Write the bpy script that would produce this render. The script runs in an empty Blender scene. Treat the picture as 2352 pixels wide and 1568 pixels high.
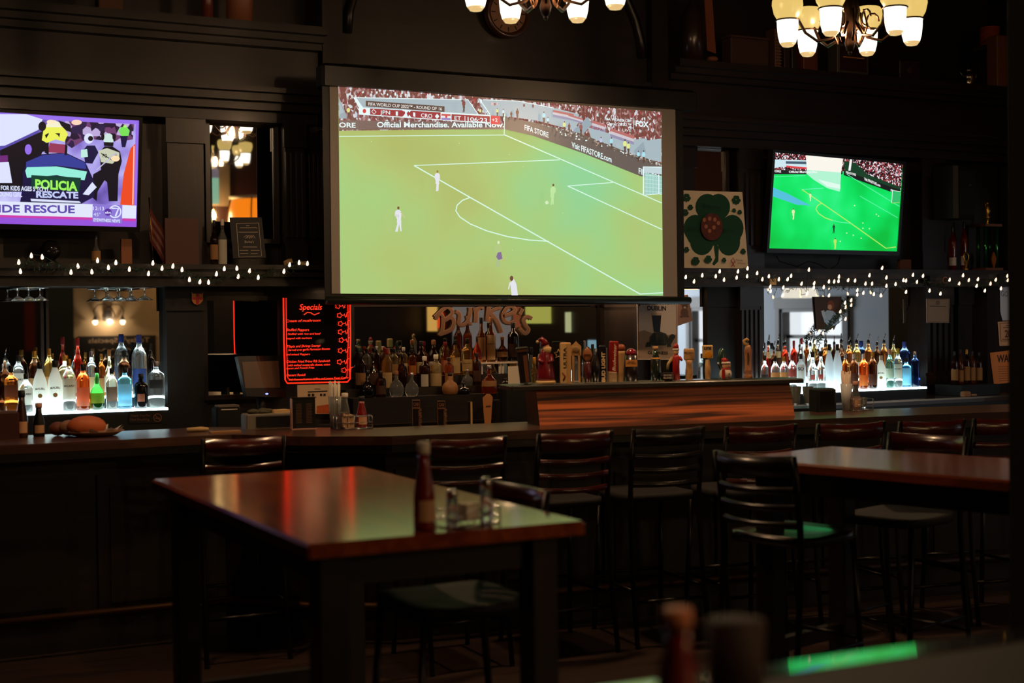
import bpy, math, random
from math import sin, cos, pi, atan2, radians, sqrt
from mathutils import Matrix, Vector
S = bpy.context.scene
COL = S.collection
random.seed(7)

# ---------------------------------------------------------------- camera
FPX = 3266.67; YAW = radians(27); PIT = .0165; ROL = .011; EYE = Vector((0, 0, 1.65))
_R = Vector((cos(YAW), -sin(YAW), 0))
CF = Vector((sin(YAW)*cos(PIT), cos(YAW)*cos(PIT), -sin(PIT)))
_U = Vector((sin(YAW)*sin(PIT), cos(YAW)*sin(PIT), cos(PIT)))
CR = _R*cos(ROL) - _U*sin(ROL); CU = _U*cos(ROL) + _R*sin(ROL)
cd = bpy.data.cameras.new('camera'); cam = bpy.data.objects.new('camera', cd); COL.objects.link(cam)
cd.lens = 50; cd.sensor_width = 36; cd.clip_start = .05; cd.clip_end = 100
cam.matrix_world = Matrix(((CR.x, CU.x, -CF.x, EYE.x), (CR.y, CU.y, -CF.y, EYE.y), (CR.z, CU.z, -CF.z, EYE.z), (0, 0, 0, 1)))
cd.dof.use_dof = True; cd.dof.focus_distance = 9.6; cd.dof.aperture_fstop = 2.0
S.camera = cam
# ---------------------------------------------------------------- light + exposure
S.view_settings.view_transform = 'Standard'; S.view_settings.look = 'None'
S.view_settings.exposure = 0; S.view_settings.gamma = 1; S.view_settings.use_curve_mapping = False
W = bpy.data.worlds.new('world'); S.world = W; W.use_nodes = True
W.node_tree.nodes['Background'].inputs[0].default_value = (.6, .75, 1, 1)
W.node_tree.nodes['Background'].inputs[1].default_value = .3

def light(name, kind, loc, power, col, size=.1, rot=None, sizey=None, spread=None):
    l = bpy.data.lights.new(name, kind); l.energy = power; l.color = col
    if kind == 'AREA':
        l.size = size
        if sizey: l.shape = 'RECTANGLE'; l.size_y = sizey
        if spread: l.spread = spread
    else: l.shadow_soft_size = size
    o = bpy.data.objects.new(name, l); COL.objects.link(o); o.location = loc
    if rot: o.rotation_euler = rot
    return o
WARM = (1, .59, .31)
# daylight in the entrance bay beyond the opening on the right
light('window_daylight', 'AREA', (10.6, -3.1, 1.8), 150, (.86, .94, 1), 2.2, (radians(90), 0, radians(-28)), 2.2, radians(110))
CH_P = 110          # bulbs of one chandelier, watts

# ---------------------------------------------------------------- plane helpers: where the sight line of a photo point meets a real plane
def ray(px, py):
    return CF + CR*((px-1176)/FPX) + CU*((784-py)/FPX)
def onY(px, py, Y):
    r = ray(px, py); return EYE + r*(Y/r.y)
def onZ(px, py, z):
    r = ray(px, py); return EYE + r*((z-EYE.z)/r.z)
def onX(px, py, X):
    r = ray(px, py); return EYE + r*(X/r.x)
def onP(px, py, O, n):
    r = ray(px, py); return EYE + r*((O-EYE).dot(n)/r.dot(n))
def ht(px, pyt, P):      # height of photo row pyt above the floor, at the distance of point P
    r = ray(px, pyt); h = sqrt(P.x**2+P.y**2)/sqrt(r.x**2+r.y**2); return EYE.z + r.z*h
def scl(P): return (P-EYE).dot(CF)/FPX      # metres per photo pixel at P

# ---------------------------------------------------------------- materials
def lin(c):
    return tuple(((v/255)/12.92 if v/255 <= .04045 else ((v/255+.055)/1.055)**2.4) for v in c)
MC = {}
def newmat(key):
    m = bpy.data.materials.new(key); m.use_nodes = True; MC[key] = m; return m, m.node_tree, m.node_tree.nodes['Principled BSDF']
def pm(c, rough=.5, metal=0, trans=0, coat=0, var=0, scale=20, key=None, ior=1.45, sss=0):
    """plain procedural material; c is an sRGB triple, var adds noise to its colour"""
    k = key or 'm_%s_%s_%s_%s_%s_%s' % (c, rough, metal, trans, coat, var)
    if k in MC: return MC[k]
    m, t, b = newmat(k); L = lin(c)
    b.inputs['Base Color'].default_value = (*L, 1); b.inputs['Roughness'].default_value = rough
    b.inputs['Metallic'].default_value = metal; b.inputs['Transmission Weight'].default_value = trans
    b.inputs['Coat Weight'].default_value = coat; b.inputs['IOR'].default_value = ior
    if sss: b.inputs['Subsurface Weight'].default_value = sss; b.inputs['Subsurface Radius'].default_value = (.05, .05, .05)
    if var:
        n = t.nodes.new('ShaderNodeTexNoise'); n.inputs['Scale'].default_value = scale; n.inputs['Detail'].default_value = 4
        g = t.nodes.new('ShaderNodeTexCoord'); t.links.new(g.outputs['Object'], n.inputs['Vector'])
        x = t.nodes.new('ShaderNodeMix'); x.data_type = 'RGBA'
        x.inputs[6].default_value = (*[v*(1-var) for v in L], 1); x.inputs[7].default_value = (*[min(1, v*(1+var)) for v in L], 1)
        t.links.new(n.outputs['Fac'], x.inputs[0]); t.links.new(x.outputs[2], b.inputs['Base Color'])
    return m
def em(c, s=1.0):
    k = 'e_%s_%s' % (c, s)
    if k in MC: return MC[k]
    m, t, b = newmat(k); L = lin(c)
    b.inputs['Base Color'].default_value = (.01, .01, .01, 1); b.inputs['Roughness'].default_value = .3
    b.inputs['Emission Color'].default_value = (*L, 1); b.inputs['Emission Strength'].default_value = s
    return m
def wood(key, c1, c2, rough=.35, sc=(1, 12, 12), coat=.3, bump=.1, nsc=3.0):
    if key in MC: return MC[key]
    m, t, b = newmat(key)
    g = t.nodes.new('ShaderNodeTexCoord'); mp = t.nodes.new('ShaderNodeMapping'); mp.inputs['Scale'].default_value = sc
    n = t.nodes.new('ShaderNodeTexNoise'); n.inputs['Scale'].default_value = nsc; n.inputs['Detail'].default_value = 6; n.inputs['Distortion'].default_value = .8
    r = t.nodes.new('ShaderNodeValToRGB'); r.color_ramp.elements[0].position = .35; r.color_ramp.elements[1].position = .68
    r.color_ramp.elements[0].color = (*lin(c1), 1); r.color_ramp.elements[1].color = (*lin(c2), 1)
    bu = t.nodes.new('ShaderNodeBump'); bu.inputs['Strength'].default_value = bump; bu.inputs['Distance'].default_value = .01
    t.links.new(g.outputs['Object'], mp.inputs[0]); t.links.new(mp.outputs[0], n.inputs['Vector'])
    t.links.new(n.outputs['Fac'], r.inputs[0]); t.links.new(r.outputs[0], b.inputs['Base Color'])
    t.links.new(n.outputs['Fac'], bu.inputs['Height']); t.links.new(bu.outputs[0], b.inputs['Normal'])
    b.inputs['Roughness'].default_value = rough; b.inputs['Coat Weight'].default_value = coat; b.inputs['Coat Roughness'].default_value = .15
    return m
def ramp_em(key, scale, stops, s=1.0, detail=2, tex='noise', stretch=(1, 1, 1)):
    """a screen's picture area: colours mixed by a procedural texture"""
    if key in MC: return MC[key]
    m, t, b = newmat(key)
    g = t.nodes.new('ShaderNodeTexCoord'); mp = t.nodes.new('ShaderNodeMapping'); mp.inputs['Scale'].default_value = stretch
    t.links.new(g.outputs['Object'], mp.inputs[0])
    if tex == 'noise':
        n = t.nodes.new('ShaderNodeTexNoise'); n.inputs['Detail'].default_value = detail; o = n.outputs['Fac']
    else:
        n = t.nodes.new('ShaderNodeTexVoronoi'); o = n.outputs['Color']
    n.inputs['Scale'].default_value = scale; t.links.new(mp.outputs[0], n.inputs['Vector'])
    r = t.nodes.new('ShaderNodeValToRGB'); r.color_ramp.elements.remove(r.color_ramp.elements[1])
    if tex != 'noise': r.color_ramp.interpolation = 'CONSTANT'
    for i, (p, c) in enumerate(stops):
        e = r.color_ramp.elements[0] if i == 0 else r.color_ramp.elements.new(p)
        e.position = p; e.color = (*lin(c), 1)
    t.links.new(o, r.inputs[0]); t.links.new(r.outputs[0], b.inputs['Emission Color'])
    b.inputs['Emission Strength'].default_value = s; b.inputs['Base Color'].default_value = (.01, .01, .01, 1)
    return m

DW = wood('dark_stained_wood', (17, 10, 8), (28, 16, 12), .38, (6, 6, 1), .15)
DWH = wood('dark_stained_wood_boards', (15, 9, 7), (26, 15, 11), .45, (1, 6, 6), .08)
BLK = pm((9, 9, 8), .5); BLKG = pm((7, 7, 7), .3); CHR = pm((200, 200, 200), .15, 1); BRASS = pm((170, 120, 60), .3, 1)
BRONZE = pm((50, 32, 20), .35, .8); WHITE = pm((215, 205, 190), .6); PAPER = pm((210, 200, 180), .8, var=.05)
MIRROR = pm((205, 205, 205), .015, 1, key='mirror_silver')
DMIRROR = pm((150, 145, 140), .03, 1, key='aged_mirror_silver')

# ---------------------------------------------------------------- mesh builder
class MB:
    def __init__(s): s.v = []; s.f = []; s.m = []; s.sm = []; s.mats = []; s.T = Matrix()
    def _mi(s, mat):
        if mat not in s.mats: s.mats.append(mat)
        return s.mats.index(mat)
    def add(s, vs, fs, mat, smooth=False):
        o = len(s.v); s.v += [s.T @ Vector(p) for p in vs]; i = s._mi(mat)
        for f in fs: s.f.append([k+o for k in f]); s.m.append(i); s.sm.append(smooth)
        return s
    def box(s, c, d, mat, rz=0, taper=1, bev=0):
        x, y, z = d[0]/2, d[1]/2, d[2]/2; C = cos(rz); N = sin(rz); vs = []
        if bev:   # chamfered along the vertical edges and the top rim
            b = min(bev, x*.45, y*.45, z*.45)
            for (zz, k) in ((-z, 0), (z-b, 0), (z, b)):
                for (a, e) in ((-x+k+b, -y+k), (x-k-b, -y+k), (x-k, -y+k+b), (x-k, y-k-b), (x-k-b, y-k), (-x+k+b, y-k), (-x+k, y-k-b), (-x+k, -y+k+b)):
                    vs.append((c[0]+a*C-e*N, c[1]+a*N+e*C, c[2]+zz))
            fs = [list(range(7, -1, -1)), list(range(16, 24))]
            for l in (0, 8):
                for i in range(8): fs.append([l+i, l+(i+1) % 8, l+8+(i+1) % 8, l+8+i])
            return s.add(vs, fs, mat)
        for zz, k in ((-z, 1), (z, taper)):
            for a, e in ((-x*k, -y*k), (x*k, -y*k), (x*k, y*k), (-x*k, y*k)):
                vs.append((c[0]+a*C-e*N, c[1]+a*N+e*C, c[2]+zz))
        return s.add(vs, [(3, 2, 1, 0), (4, 5, 6, 7), (0, 1, 5, 4), (1, 2, 6, 5), (2, 3, 7, 6), (3, 0, 4, 7)], mat)
    def lathe(s, prof, mat, c=(0, 0, 0), seg=16, sx=1, sy=1, sq=2, smooth=True, cap=True):
        """profile of (radius, z); sq > 2 squares the cross-section"""
        vs = []; fs = []; n = len(prof)
        for r, z in prof:
            for k in range(seg):
                a = 2*pi*(k+.5)/seg; q = 1 if sq == 2 else (abs(cos(a))**sq+abs(sin(a))**sq)**(-1/sq)
                vs.append((c[0]+r*q*cos(a)*sx, c[1]+r*q*sin(a)*sy, c[2]+z))
        for i in range(n-1):
            for k in range(seg):
                k2 = (k+1) % seg; fs.append((i*seg+k, i*seg+k2, (i+1)*seg+k2, (i+1)*seg+k))
        if cap: fs += [list(range(seg-1, -1, -1)), [(n-1)*seg+k for k in range(seg)]]
        return s.add(vs, fs, mat, smooth)
    def tube(s, pts, r, mat, seg=8, cap=True):
        P = [Vector(p) for p in pts]; rr = r if isinstance(r, (list, tuple)) else [r]*len(P); vs = []; fs = []
        up = None
        for i, p in enumerate(P):
            d = (P[min(i+1, len(P)-1)]-P[max(i-1, 0)]).normalized()
            if up is None: up = Vector((0, 0, 1)) if abs(d.z) < .9 else Vector((1, 0, 0))
            a = d.cross(up).normalized(); b = a.cross(d).normalized(); up = b
            for k in range(seg):
                t = 2*pi*k/seg; vs.append(p+(a*cos(t)+b*sin(t))*rr[i])
        for i in range(len(P)-1):
            for k in range(seg):
                k2 = (k+1) % seg; fs.append((i*seg+k, i*seg+k2, (i+1)*seg+k2, (i+1)*seg+k))
        if cap: fs += [list(range(seg-1, -1, -1)), [(len(P)-1)*seg+k for k in range(seg)]]
        return s.add(vs, fs, mat, True)
    def ball(s, c, r, mat, seg=14, rings=9):
        rx, ry, rz = r if isinstance(r, (tuple, list)) else (r, r, r)
        pr = [(max(.02, sin(pi*i/rings)), -cos(pi*i/rings)) for i in range(rings+1)]
        return s.lathe([(p, z*rz) for p, z in pr], mat, c, seg, rx, ry)
    def prism(s, pts, d, mat):
        """closed outline pts (3-D, planar) thickened along vector d"""
        n = len(pts); d = Vector(d); vs = [Vector(p) for p in pts]; vs += [p+d for p in vs]
        fs = [list(range(n-1, -1, -1)), list(range(n, 2*n))] + [(i, (i+1) % n, n+(i+1) % n, n+i) for i in range(n)]
        return s.add(vs, fs, mat)
    def build(s, name, parent=None, loc=None, rot=None):
        me = bpy.data.meshes.new(name); me.from_pydata([tuple(p) for p in s.v], [], s.f)
        for m in s.mats: me.materials.append(m)
        me.polygons.foreach_set('material_index', s.m); me.polygons.foreach_set('use_smooth', s.sm); me.update()
        o = bpy.data.objects.new(name, me); COL.objects.link(o)
        if parent: o.parent = parent
        if loc is not None: o.location = loc
        if rot: o.rotation_euler = rot
        return o
def tag(o, label=None, cat=None, group=None, kind=None):
    if label: o['label'] = label
    if cat: o['category'] = cat
    if group: o['group'] = group
    if kind: o['kind'] = kind
    return o
def thing(name, label, cat, loc=(0, 0, 0), rz=0, group=None, rx=0):
    o = bpy.data.objects.new(name, None); COL.objects.link(o); o.location = loc; o.rotation_euler = (rx, 0, rz); o.empty_display_size = .05
    return tag(o, label, cat, group)
def dup(o, parent=None):
    c = o.copy(); COL.objects.link(c)
    if parent: c.parent = parent
    for ch in list(o.children): dup(ch, c)
    return c
def struct(name, mb):
    return tag(mb.build(name), kind='structure')

TC = {}
def textmesh(t, bold=0.0, shear=0):
    k = (t, bold, shear)
    if k in TC: return TC[k]
    cu = bpy.data.curves.new('txt', 'FONT'); cu.body = t; cu.offset = bold; cu.resolution_u = 3; cu.shear = shear; cu.fill_mode = 'FRONT'
    o = bpy.data.objects.new('txt', cu); COL.objects.link(o)
    me = bpy.data.meshes.new_from_object(o, depsgraph=bpy.context.evaluated_depsgraph_get())
    vs = [(v.co.x, v.co.y) for v in me.vertices]; fs = [list(p.vertices) for p in me.polygons]
    bpy.data.objects.remove(o); bpy.data.curves.remove(cu); bpy.data.meshes.remove(me)
    x0 = min(v[0] for v in vs); x1 = max(v[0] for v in vs)
    TC[k] = ([(x-x0, y) for x, y in vs], fs, x1-x0); return TC[k]

class Pic:
    """flat picture or print on a real plane, drawn as thin stacked shapes"""
    def __init__(s, O, n, step=.0004):
        s.O = Vector(O); s.n = Vector(n).normalized(); s.k = 0; s.step = step; s.mb = MB()
        if s.n.dot(EYE-s.O) < 0: s.n = -s.n
    def P(s, x, y): return onP(x, y, s.O+s.n*(s.k*s.step), s.n)
    def poly(s, pts, mat):
        s.k += 1; q = [s.P(*p) for p in pts]
        s.mb.add(q, [list(range(len(q)))], mat); return s
    def ell(s, x, y, rx, ry, mat, n=14, a0=0, a1=2*pi):
        return s.poly([(x+rx*cos(a0+(a1-a0)*i/n), y+ry*sin(a0+(a1-a0)*i/n)) for i in range(n if a1-a0 > 6.2 else n+1)], mat)
    def line(s, pts, w, mat):
        s.k += 1; L = []; Rr = []
        for i, p in enumerate(pts):
            a = pts[max(i-1, 0)]; b = pts[min(i+1, len(pts)-1)]; dx, dy = b[0]-a[0], b[1]-a[1]; l = sqrt(dx*dx+dy*dy) or 1
            L.append((p[0]-dy/l*w/2, p[1]+dx/l*w/2)); Rr.append((p[0]+dy/l*w/2, p[1]-dx/l*w/2))
        q = [s.P(*p) for p in L]+[s.P(*p) for p in Rr]; n = len(L)
        s.mb.add(q, [(i, i+1, n+i+1, n+i) for i in range(n-1)], mat); return s
    def text(s, t, p0, p1, h, mat, bold=.0, up=None, shear=0):
        """text from p0 to p1 (baseline, photo points), capital height h px"""
        s.k += 1; vs, fs, w = textmesh(t, bold, shear); dx, dy = (p1[0]-p0[0])/w, (p1[1]-p0[1])/w
        u = up or (-.011, -1); k = h/.70
        s.mb.add([s.P(p0[0]+x*dx+y*u[0]*k, p0[1]+x*dy+y*u[1]*k) for x, y in vs], fs, mat); return s
    def person(s, x, y, h, shirt, legs=None, hair=None, lean=0, stride=.1):
        w = h*.17; legs = legs or shirt; hair = hair or em((90, 60, 40))
        s.poly([(x-w*.15-stride*h, y), (x-w*.1, y-h*.48), (x+w*.3, y-h*.48), (x+w*.15-stride*h*.6, y)], legs)
        s.poly([(x+stride*h*.5, y-h*.02), (x-w*.05, y-h*.48), (x+w*.5, y-h*.48), (x+stride*h*.5+w*.3, y-h*.02)], legs)
        s.poly([(x-w*.45, y-h*.35), (x-w*.4, y-h*.52), (x+w*.5, y-h*.52), (x+w*.6, y-h*.35)], legs)
        s.poly([(x-w*.4, y-h*.5), (x-w*.75+lean, y-h*.65), (x-w*.6+lean, y-h*.82), (x-w*.1+lean, y-h*.87), (x+w*.3+lean, y-h*.87), (x+w*.75+lean, y-h*.8), (x+w*.8+lean, y-h*.62), (x+w*.5, y-h*.5)], shirt)
        s.ell(x+w*.1+lean, y-h*.94, w*.28, h*.065, hair, 8)
    def build(s, name, parent=None):
        o = s.mb.build(name)
        if parent:
            bpy.context.view_layer.update(); o.parent = parent; o.matrix_parent_inverse = parent.matrix_world.inverted()
        return o
NY = Vector((0, -1, 0))
def adopt(o, parent):
    """parent o, built in world coordinates, to a thing placed elsewhere"""
    bpy.context.view_layer.update(); o.parent = parent; o.matrix_parent_inverse = parent.matrix_world.inverted(); return o
def pbox(mb, x0, y0, x1, y1, Y, dep, mat, bev=0):
    """box whose front face on plane Y spans the photo points; goes back by dep"""
    xm, ym = (x0+x1)/2, (y0+y1)/2
    a = onY(x0, ym, Y).x; b = onY(x1, ym, Y).x; t = onY(xm, y0, Y).z; u = onY(xm, y1, Y).z
    return mb.box(((a+b)/2, Y+dep/2, (t+u)/2), (abs(b-a), dep, abs(t-u)), mat, bev=bev)
def wbox(x0, x1, y0, y1, z0, z1): return (((x0+x1)/2, (y0+y1)/2, (z0+z1)/2), (x1-x0, y1-y0, z1-z0))

# ================================================================ ROOM SHELL
YM = 9.05      # mirror plane of the back bar
YC = 8.80      # front of its mantel and cornice
FLOORM = wood('floor_boards', (34, 22, 16), (52, 34, 24), .45, (1, 9, 1), .1)
MAROON = pm((46, 14, 13), .6, var=.1); CREAM = pm((190, 165, 130), .8, var=.05); BLUEWHITE = pm((205, 212, 222), .85, var=.03)
struct('floor', MB().box(*wbox(-3.6, 13.1, -3.7, 9.6, -.1, 0), FLOORM))
struct('ceiling', MB().box(*wbox(-3.6, 13.1, -3.7, 9.6, 4.9, 5.0), pm((16, 13, 11), .9)))
struct('wall_back', MB().box(*wbox(-3.6, 13.1, 9.45, 9.6, 0, 4.9), DWH))
struct('wall_left', MB().box(*wbox(-3.6, -3.5, -3.5, 9.45, 0, 4.9), MAROON))
m = MB(); m.box(*wbox(-3.6, 13.1, -3.7, -3.5, 0, 1.0), DWH); m.box(*wbox(-3.6, 5.4, -3.7, -3.5, 1.0, 2.45), CREAM); m.box(*wbox(5.4, 13.1, -3.7, -3.5, 1.0, 2.45), DWH); m.box(*wbox(-3.6, 13.1, -3.7, -3.5, 2.45, 4.9), MAROON)
struct('wall_front', m)
m = MB(); PX = 9.4
m.box(*wbox(PX, PX+.12, -3.5, 3.8, 0, 4.9), DWH); m.box(*wbox(PX, PX+.12, 7.6, 9.45, 0, 4.9), DWH); m.box(*wbox(PX, PX+.12, 3.8, 7.6, 2.5, 4.9), DWH); m.box(*wbox(PX-.02, PX, -3.5, 7.6, 2.5, 4.85), pm((120, 24, 28), .6))
struct('wall_partition', m)
# entrance bay: bright wall with two windows
m = MB(); BX = 12.8
wins = [(1.55, 2.95, .62, 1.74), (-.75, .25, .35, 1.78)]
def wallholes(m, X, dx, y0, y1, z0, z1, holes, mat):
    ys = sorted({y0, y1, *[h[0] for h in holes], *[h[1] for h in holes]}); zs = sorted({z0, z1, *[h[2] for h in holes], *[h[3] for h in holes]})
    for a, b in zip(ys, ys[1:]):
        for c, d in zip(zs, zs[1:]):
            if not any(h[0] <= a and b <= h[1] and h[2] <= c and d <= h[3] for h in holes): m.box(*wbox(X, X+dx, a, b, c, d), mat)
wallholes(m, BX, .2, -3.5, 9.45, 0, 4.9, wins, BLUEWHITE)
struct('wall_right', m)
SKY = em((236, 244, 250), 1.5); FRM = pm((60, 52, 48), .5); JAMB = pm((225, 225, 225), .6)
for i, (a, b, c, d) in enumerate(wins):
    m = MB(); m.box(*wbox(BX+.14, BX+.16, a, b, c, d), SKY); w = struct('window_%d' % (i+1), m)
    m = MB(); t = .05
    for q in (wbox(BX-.02, BX+.12, a, a+t, c, d), wbox(BX-.02, BX+.12, b-t, b, c, d), wbox(BX-.02, BX+.12, a, b, c, c+t), wbox(BX-.02, BX+.12, a, b, d-t, d), wbox(BX+.06, BX+.12, a, b, c+(d-c)*.62, c+(d-c)*.62+.05)): m.box(*q, FRM)
    m.build('frame', w)
    m = MB(); t = .09
    for q in (wbox(BX-.04, BX, a-t, a, c-t, d+t), wbox(BX-.04, BX, b, b+t, c-t, d+t), wbox(BX-.06, BX, a-t, b+t, d, d+.16)): m.box(*q, FRM)
    m.build('casing', w)

# ================================================================ BACK BAR
bb = thing('back_bar_cabinet', 'long dark panelled cabinet and counter behind the bar, carrying the bottle risers', 'cabinet', (5, 8.8, 0))
TRIM = [0]
def part(mb, name, lab=None):
    if name in ('base_cabinet', 'back_counter'): return adopt(mb.build(name), bb)
    TRIM[0] += 1; return struct('trim_%d' % TRIM[0], mb)
XA, XB = -1.2, 9.38
# carcass behind everything, lower cabinets and counter
part(MB().box(*wbox(XA, XB, 9.2, 9.44, 0, 4.85), DWH), 'back_panel')
m = MB(); m.box(*wbox(XA, XB, 8.5, 9.2, 0, .94), DWH)
for k in range(14):
    x = XA+.1+k*.75; m.box(*wbox(x, x+.62, 8.485, 8.5, .14, .84), DW); m.box(*wbox(x+.06, x+.56, 8.478, 8.485, .22, .76), BLK)
part(m, 'base_cabinet')
m = MB(); m.box(*wbox(XA, XB, 8.44, 9.2, .94, .98), pm((60, 42, 32), .25, coat=.6), bev=.01)
m.box(*wbox(XA, XB, 8.43, 8.44, .968, .982), pm((150, 130, 110), .2, 1)); part(m, 'back_counter')
# mantel: ledge plus fascia
m = MB(); m.box(*wbox(XA, XB, YC-.04, 9.2, 1.975, 2.005), DWH); m.box(*wbox(XA, XB, YC+.02, 9.2, 1.87, 1.975), DWH)
m.box(*wbox(XA, XB, YC-.01, YC+.02, 1.93, 1.975), DWH); m.box(*wbox(XA, XB, YC-.005, YC+.02, 1.87, 1.895), DWH); tag(m.build('mantel_shelf'), 'long dark moulded mantel shelf above the bottle displays, hung with string lights', 'shelf')
# cornice left and right of the raised middle
def cornice(x0, x1):
    m = MB()
    for (y, z0, z1) in ((YC+.12, 2.93, 3.0), (YC+.06, 3.0, 3.05), (YC, 3.05, 3.10), (YC-.05, 3.10, 3.13), (YC+.10, 3.13, 3.40), (YC+.02, 3.40, 3.44), (YC-.04, 3.44, 3.48), (YC-.10, 3.48, 3.53)):
        m.box(*wbox(x0, x1, y, 9.2, z0, z1), DWH)
    part(m, 'cornice')
cornice(XA, onY(742, 120, YC).x); cornice(onY(1545, 200, YC).x, XB)
# raised middle with arched panel
m = MB(); xa, xb = onY(748, 100, YC).x, onY(1545, 100, YC).x
m.box(*wbox(xa, xb, YC+.14, 9.2, 2.9, 4.85), DWH); m.box(*wbox(xa, xa+.14, YC+.06, YC+.14, 2.9, 4.85), DW); m.box(*wbox(xb-.14, xb, YC+.06, YC+.14, 2.9, 4.85), DW)
m.box(*wbox(xa+.14, xb-.14, YC+.09, YC+.14, 3.2, 3.34), DWH); m.box(*wbox(xa+.14, xb-.14, YC+.07, YC+.14, 3.34, 3.37), DWH)
cx = (xa+xb)/2; arc = [(cx+1.15*cos(a), YC+.11, 3.55+.9*sin(a)) for a in [pi*k/20 for k in range(21)]]
m.tube(arc, .03, DW, 6); part(m, 'raised_panel')
# upper field behind TVs and lower recess between mirrors
part(MB().box(*wbox(XA, XB, YM+.05, 9.2, 2.005, 2.95), DWH), 'upper_panel'); part(MB().box(*wbox(XA, XB, YM+.02, 9.2, .98, 1.87), DWH), 'lower_panel')
def pilaster(x0, x1, y0, y1, Y, fl, mat=DW, cap=True):
    m = MB(); xm, ym = (x0+x1)/2, (y0+y1)/2
    a = onY(x0, ym, Y).x; b = onY(x1, ym, Y).x; t = onY(xm, y0, Y).z; u = onY(xm, y1, Y).z
    zt = 1.87 if t < 2 else 2.93; zb = 2.005 if t > 2.1 else .98; w = b-a
    m.box(*wbox(a, b, Y+.02, 9.2, zb, zt), mat); h = zt-zb
    m.box(*wbox(a-.012, b+.012, Y, Y+.03, zt-.16*h**.5, zt), mat); m.box(*wbox(a-.012, b+.012, Y, Y+.03, zb, zb+.16*h**.5), mat)
    if fl:
        s = w/(fl*2+1)
        for k in range(fl+1): m.box(*wbox(a+2*k*s, a+(2*k+1)*s, Y, Y+.02, zb+.2*h, zt-.2*h), mat)
    return part(m, 'pilaster')
pilaster(387, 470, 240, 590, 8.93, 0); pilaster(658, 702, 240, 590, 8.90, 3); pilaster(704, 748, 240, 590, 8.97, 4)
pilaster(1572, 1600, 325, 600, 9.0, 0); pilaster(1702, 1752, 325, 600, 8.93, 4); pilaster(2122, 2172, 350, 600, 8.93, 0); pilaster(-40, 0, 240, 590, 8.93, 4)
pilaster(1704, 1750, 650, 880, 8.93, 4); pilaster(1628, 1700, 650, 880, 9.0, 0, BLK); pilaster(2130, 2190, 690, 880, 8.93, 4); pilaster(385, 470, 660, 900, 8.93, 0, BLK)
pilaster(1392, 1462, 700, 870, 8.97, 0, DW); pilaster(2205, 2250, 690, 880, 9.0, 0, DW)
def mirror(x0, y0, x1, y1, mat=MIRROR, fr=.03, Y=YM, name='mirror', lab=None):
    m = MB(); pbox(m, x0, y0, x1, y1, Y, .01, mat); o = tag(m.build('wall_mirror'), lab, 'mirror')
    c = [onY(x0, (y0+y1)/2, Y).x, onY(x1, (y0+y1)/2, Y).x, onY((x0+x1)/2, y0, Y).z, onY((x0+x1)/2, y1, Y).z]
    m = MB(); a, b, t, u = c
    for q in (wbox(a-fr, a, Y-.025, Y+.02, u-fr, t+fr), wbox(b, b+fr, Y-.025, Y+.02, u-fr, t+fr), wbox(a, b, Y-.025, Y+.02, t, t+fr), wbox(a, b, Y-.025, Y+.02, u-fr, u)): m.box(*q, DW)
    adopt(m.build('mirror_frame'), o); return o
mirror(481, 272, 628, 548, lab='tall narrow upper mirror between the pilasters, left of the projection screen'); mirror(1571, 342, 1664, 600, DMIRROR, lab='dim reddish upper mirror behind the shamrock poster')
mirror(-60, 655, 100, 930, DMIRROR, lab='dark mirror behind the bottles at the far left edge'); mirror(105, 655, 380, 930, lab='mirror behind the left lit bottles, reflecting a wall sconce'); mirror(475, 690, 640, 905, MIRROR, lab='dark mirror behind the cash register, left of the red specials board')
name_mirror = mirror(812, 703, 1386, 905, lab='wide mirror with the bar name in brown letters, below the projection screen')
mirror(1500, 640, 1627, 900, lab='narrow mirror behind the tortoise poster, reflecting a bright wall'); mirror(1751, 655, 2115, 900, lab='mirror behind the right lit bottles, reflecting a bright window')
# bar name etched on the middle mirror
BRN = pm((104, 76, 60), .6); BRN2 = pm((150, 118, 94), .6)
pc = Pic((0, YM-.012, 0), NY)
def letters(pc, mat, g, dx=0, dy=0):
    def L(pts, w):
        Q = []
        for i in range(len(pts)-1):
            p0, p1, p2, p3 = pts[max(i-1, 0)], pts[i], pts[i+1], pts[min(i+2, len(pts)-1)]
            for k in range(6):
                u = k/6; Q.append(tuple(.5*(2*p1[j]+(p2[j]-p0[j])*u+(2*p0[j]-5*p1[j]+4*p2[j]-p3[j])*u*u+(3*p1[j]-p0[j]-3*p2[j]+p3[j])*u**3) for j in (0, 1)))
        Q.append(pts[-1]); pc.line(Q, w*.82+g, mat)
    L([(1001, 733), (1010, 722), (1018, 730), (1016, 760), (1009, 770)], 7); L([(999, 728), (1024, 706), (1038, 713), (1036, 724), (1018, 737)], 8)
    L([(1018, 737), (1036, 729), (1043, 740), (1036, 757), (1010, 768)], 9)
    L([(1047, 715), (1056, 722), (1055, 742), (1063, 747), (1074, 738), (1080, 718), (1080, 706)], 8); L([(1074, 725), (1078, 742), (1084, 743)], 7)
    L([(1091, 706), (1094, 722), (1093, 741)], 9); L([(1093, 718), (1102, 706), (1112, 708)], 8)
    L([(1124, 694), (1122, 715), (1120, 738)], 10); L([(1152, 706), (1133, 712), (1124, 722)], 8); L([(1126, 718), (1140, 735), (1152, 764)], 9)
    L([(1156, 726), (1170, 722), (1182, 714), (1178, 704), (1166, 706), (1156, 722), (1160, 738), (1174, 742), (1183, 737)], 8)
    L([(1201, 709), (1194, 722)], 6)
    L([(1222, 732), (1212, 727), (1203, 735), (1208, 748), (1214, 757), (1206, 766), (1193, 753)], 8)
letters(pc, BRN2, 2.5); letters(pc, BRN, 0)
adopt(pc.mb.build('lettering'), name_mirror)['label'] = 'brown painted letters across the middle mirror'
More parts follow.
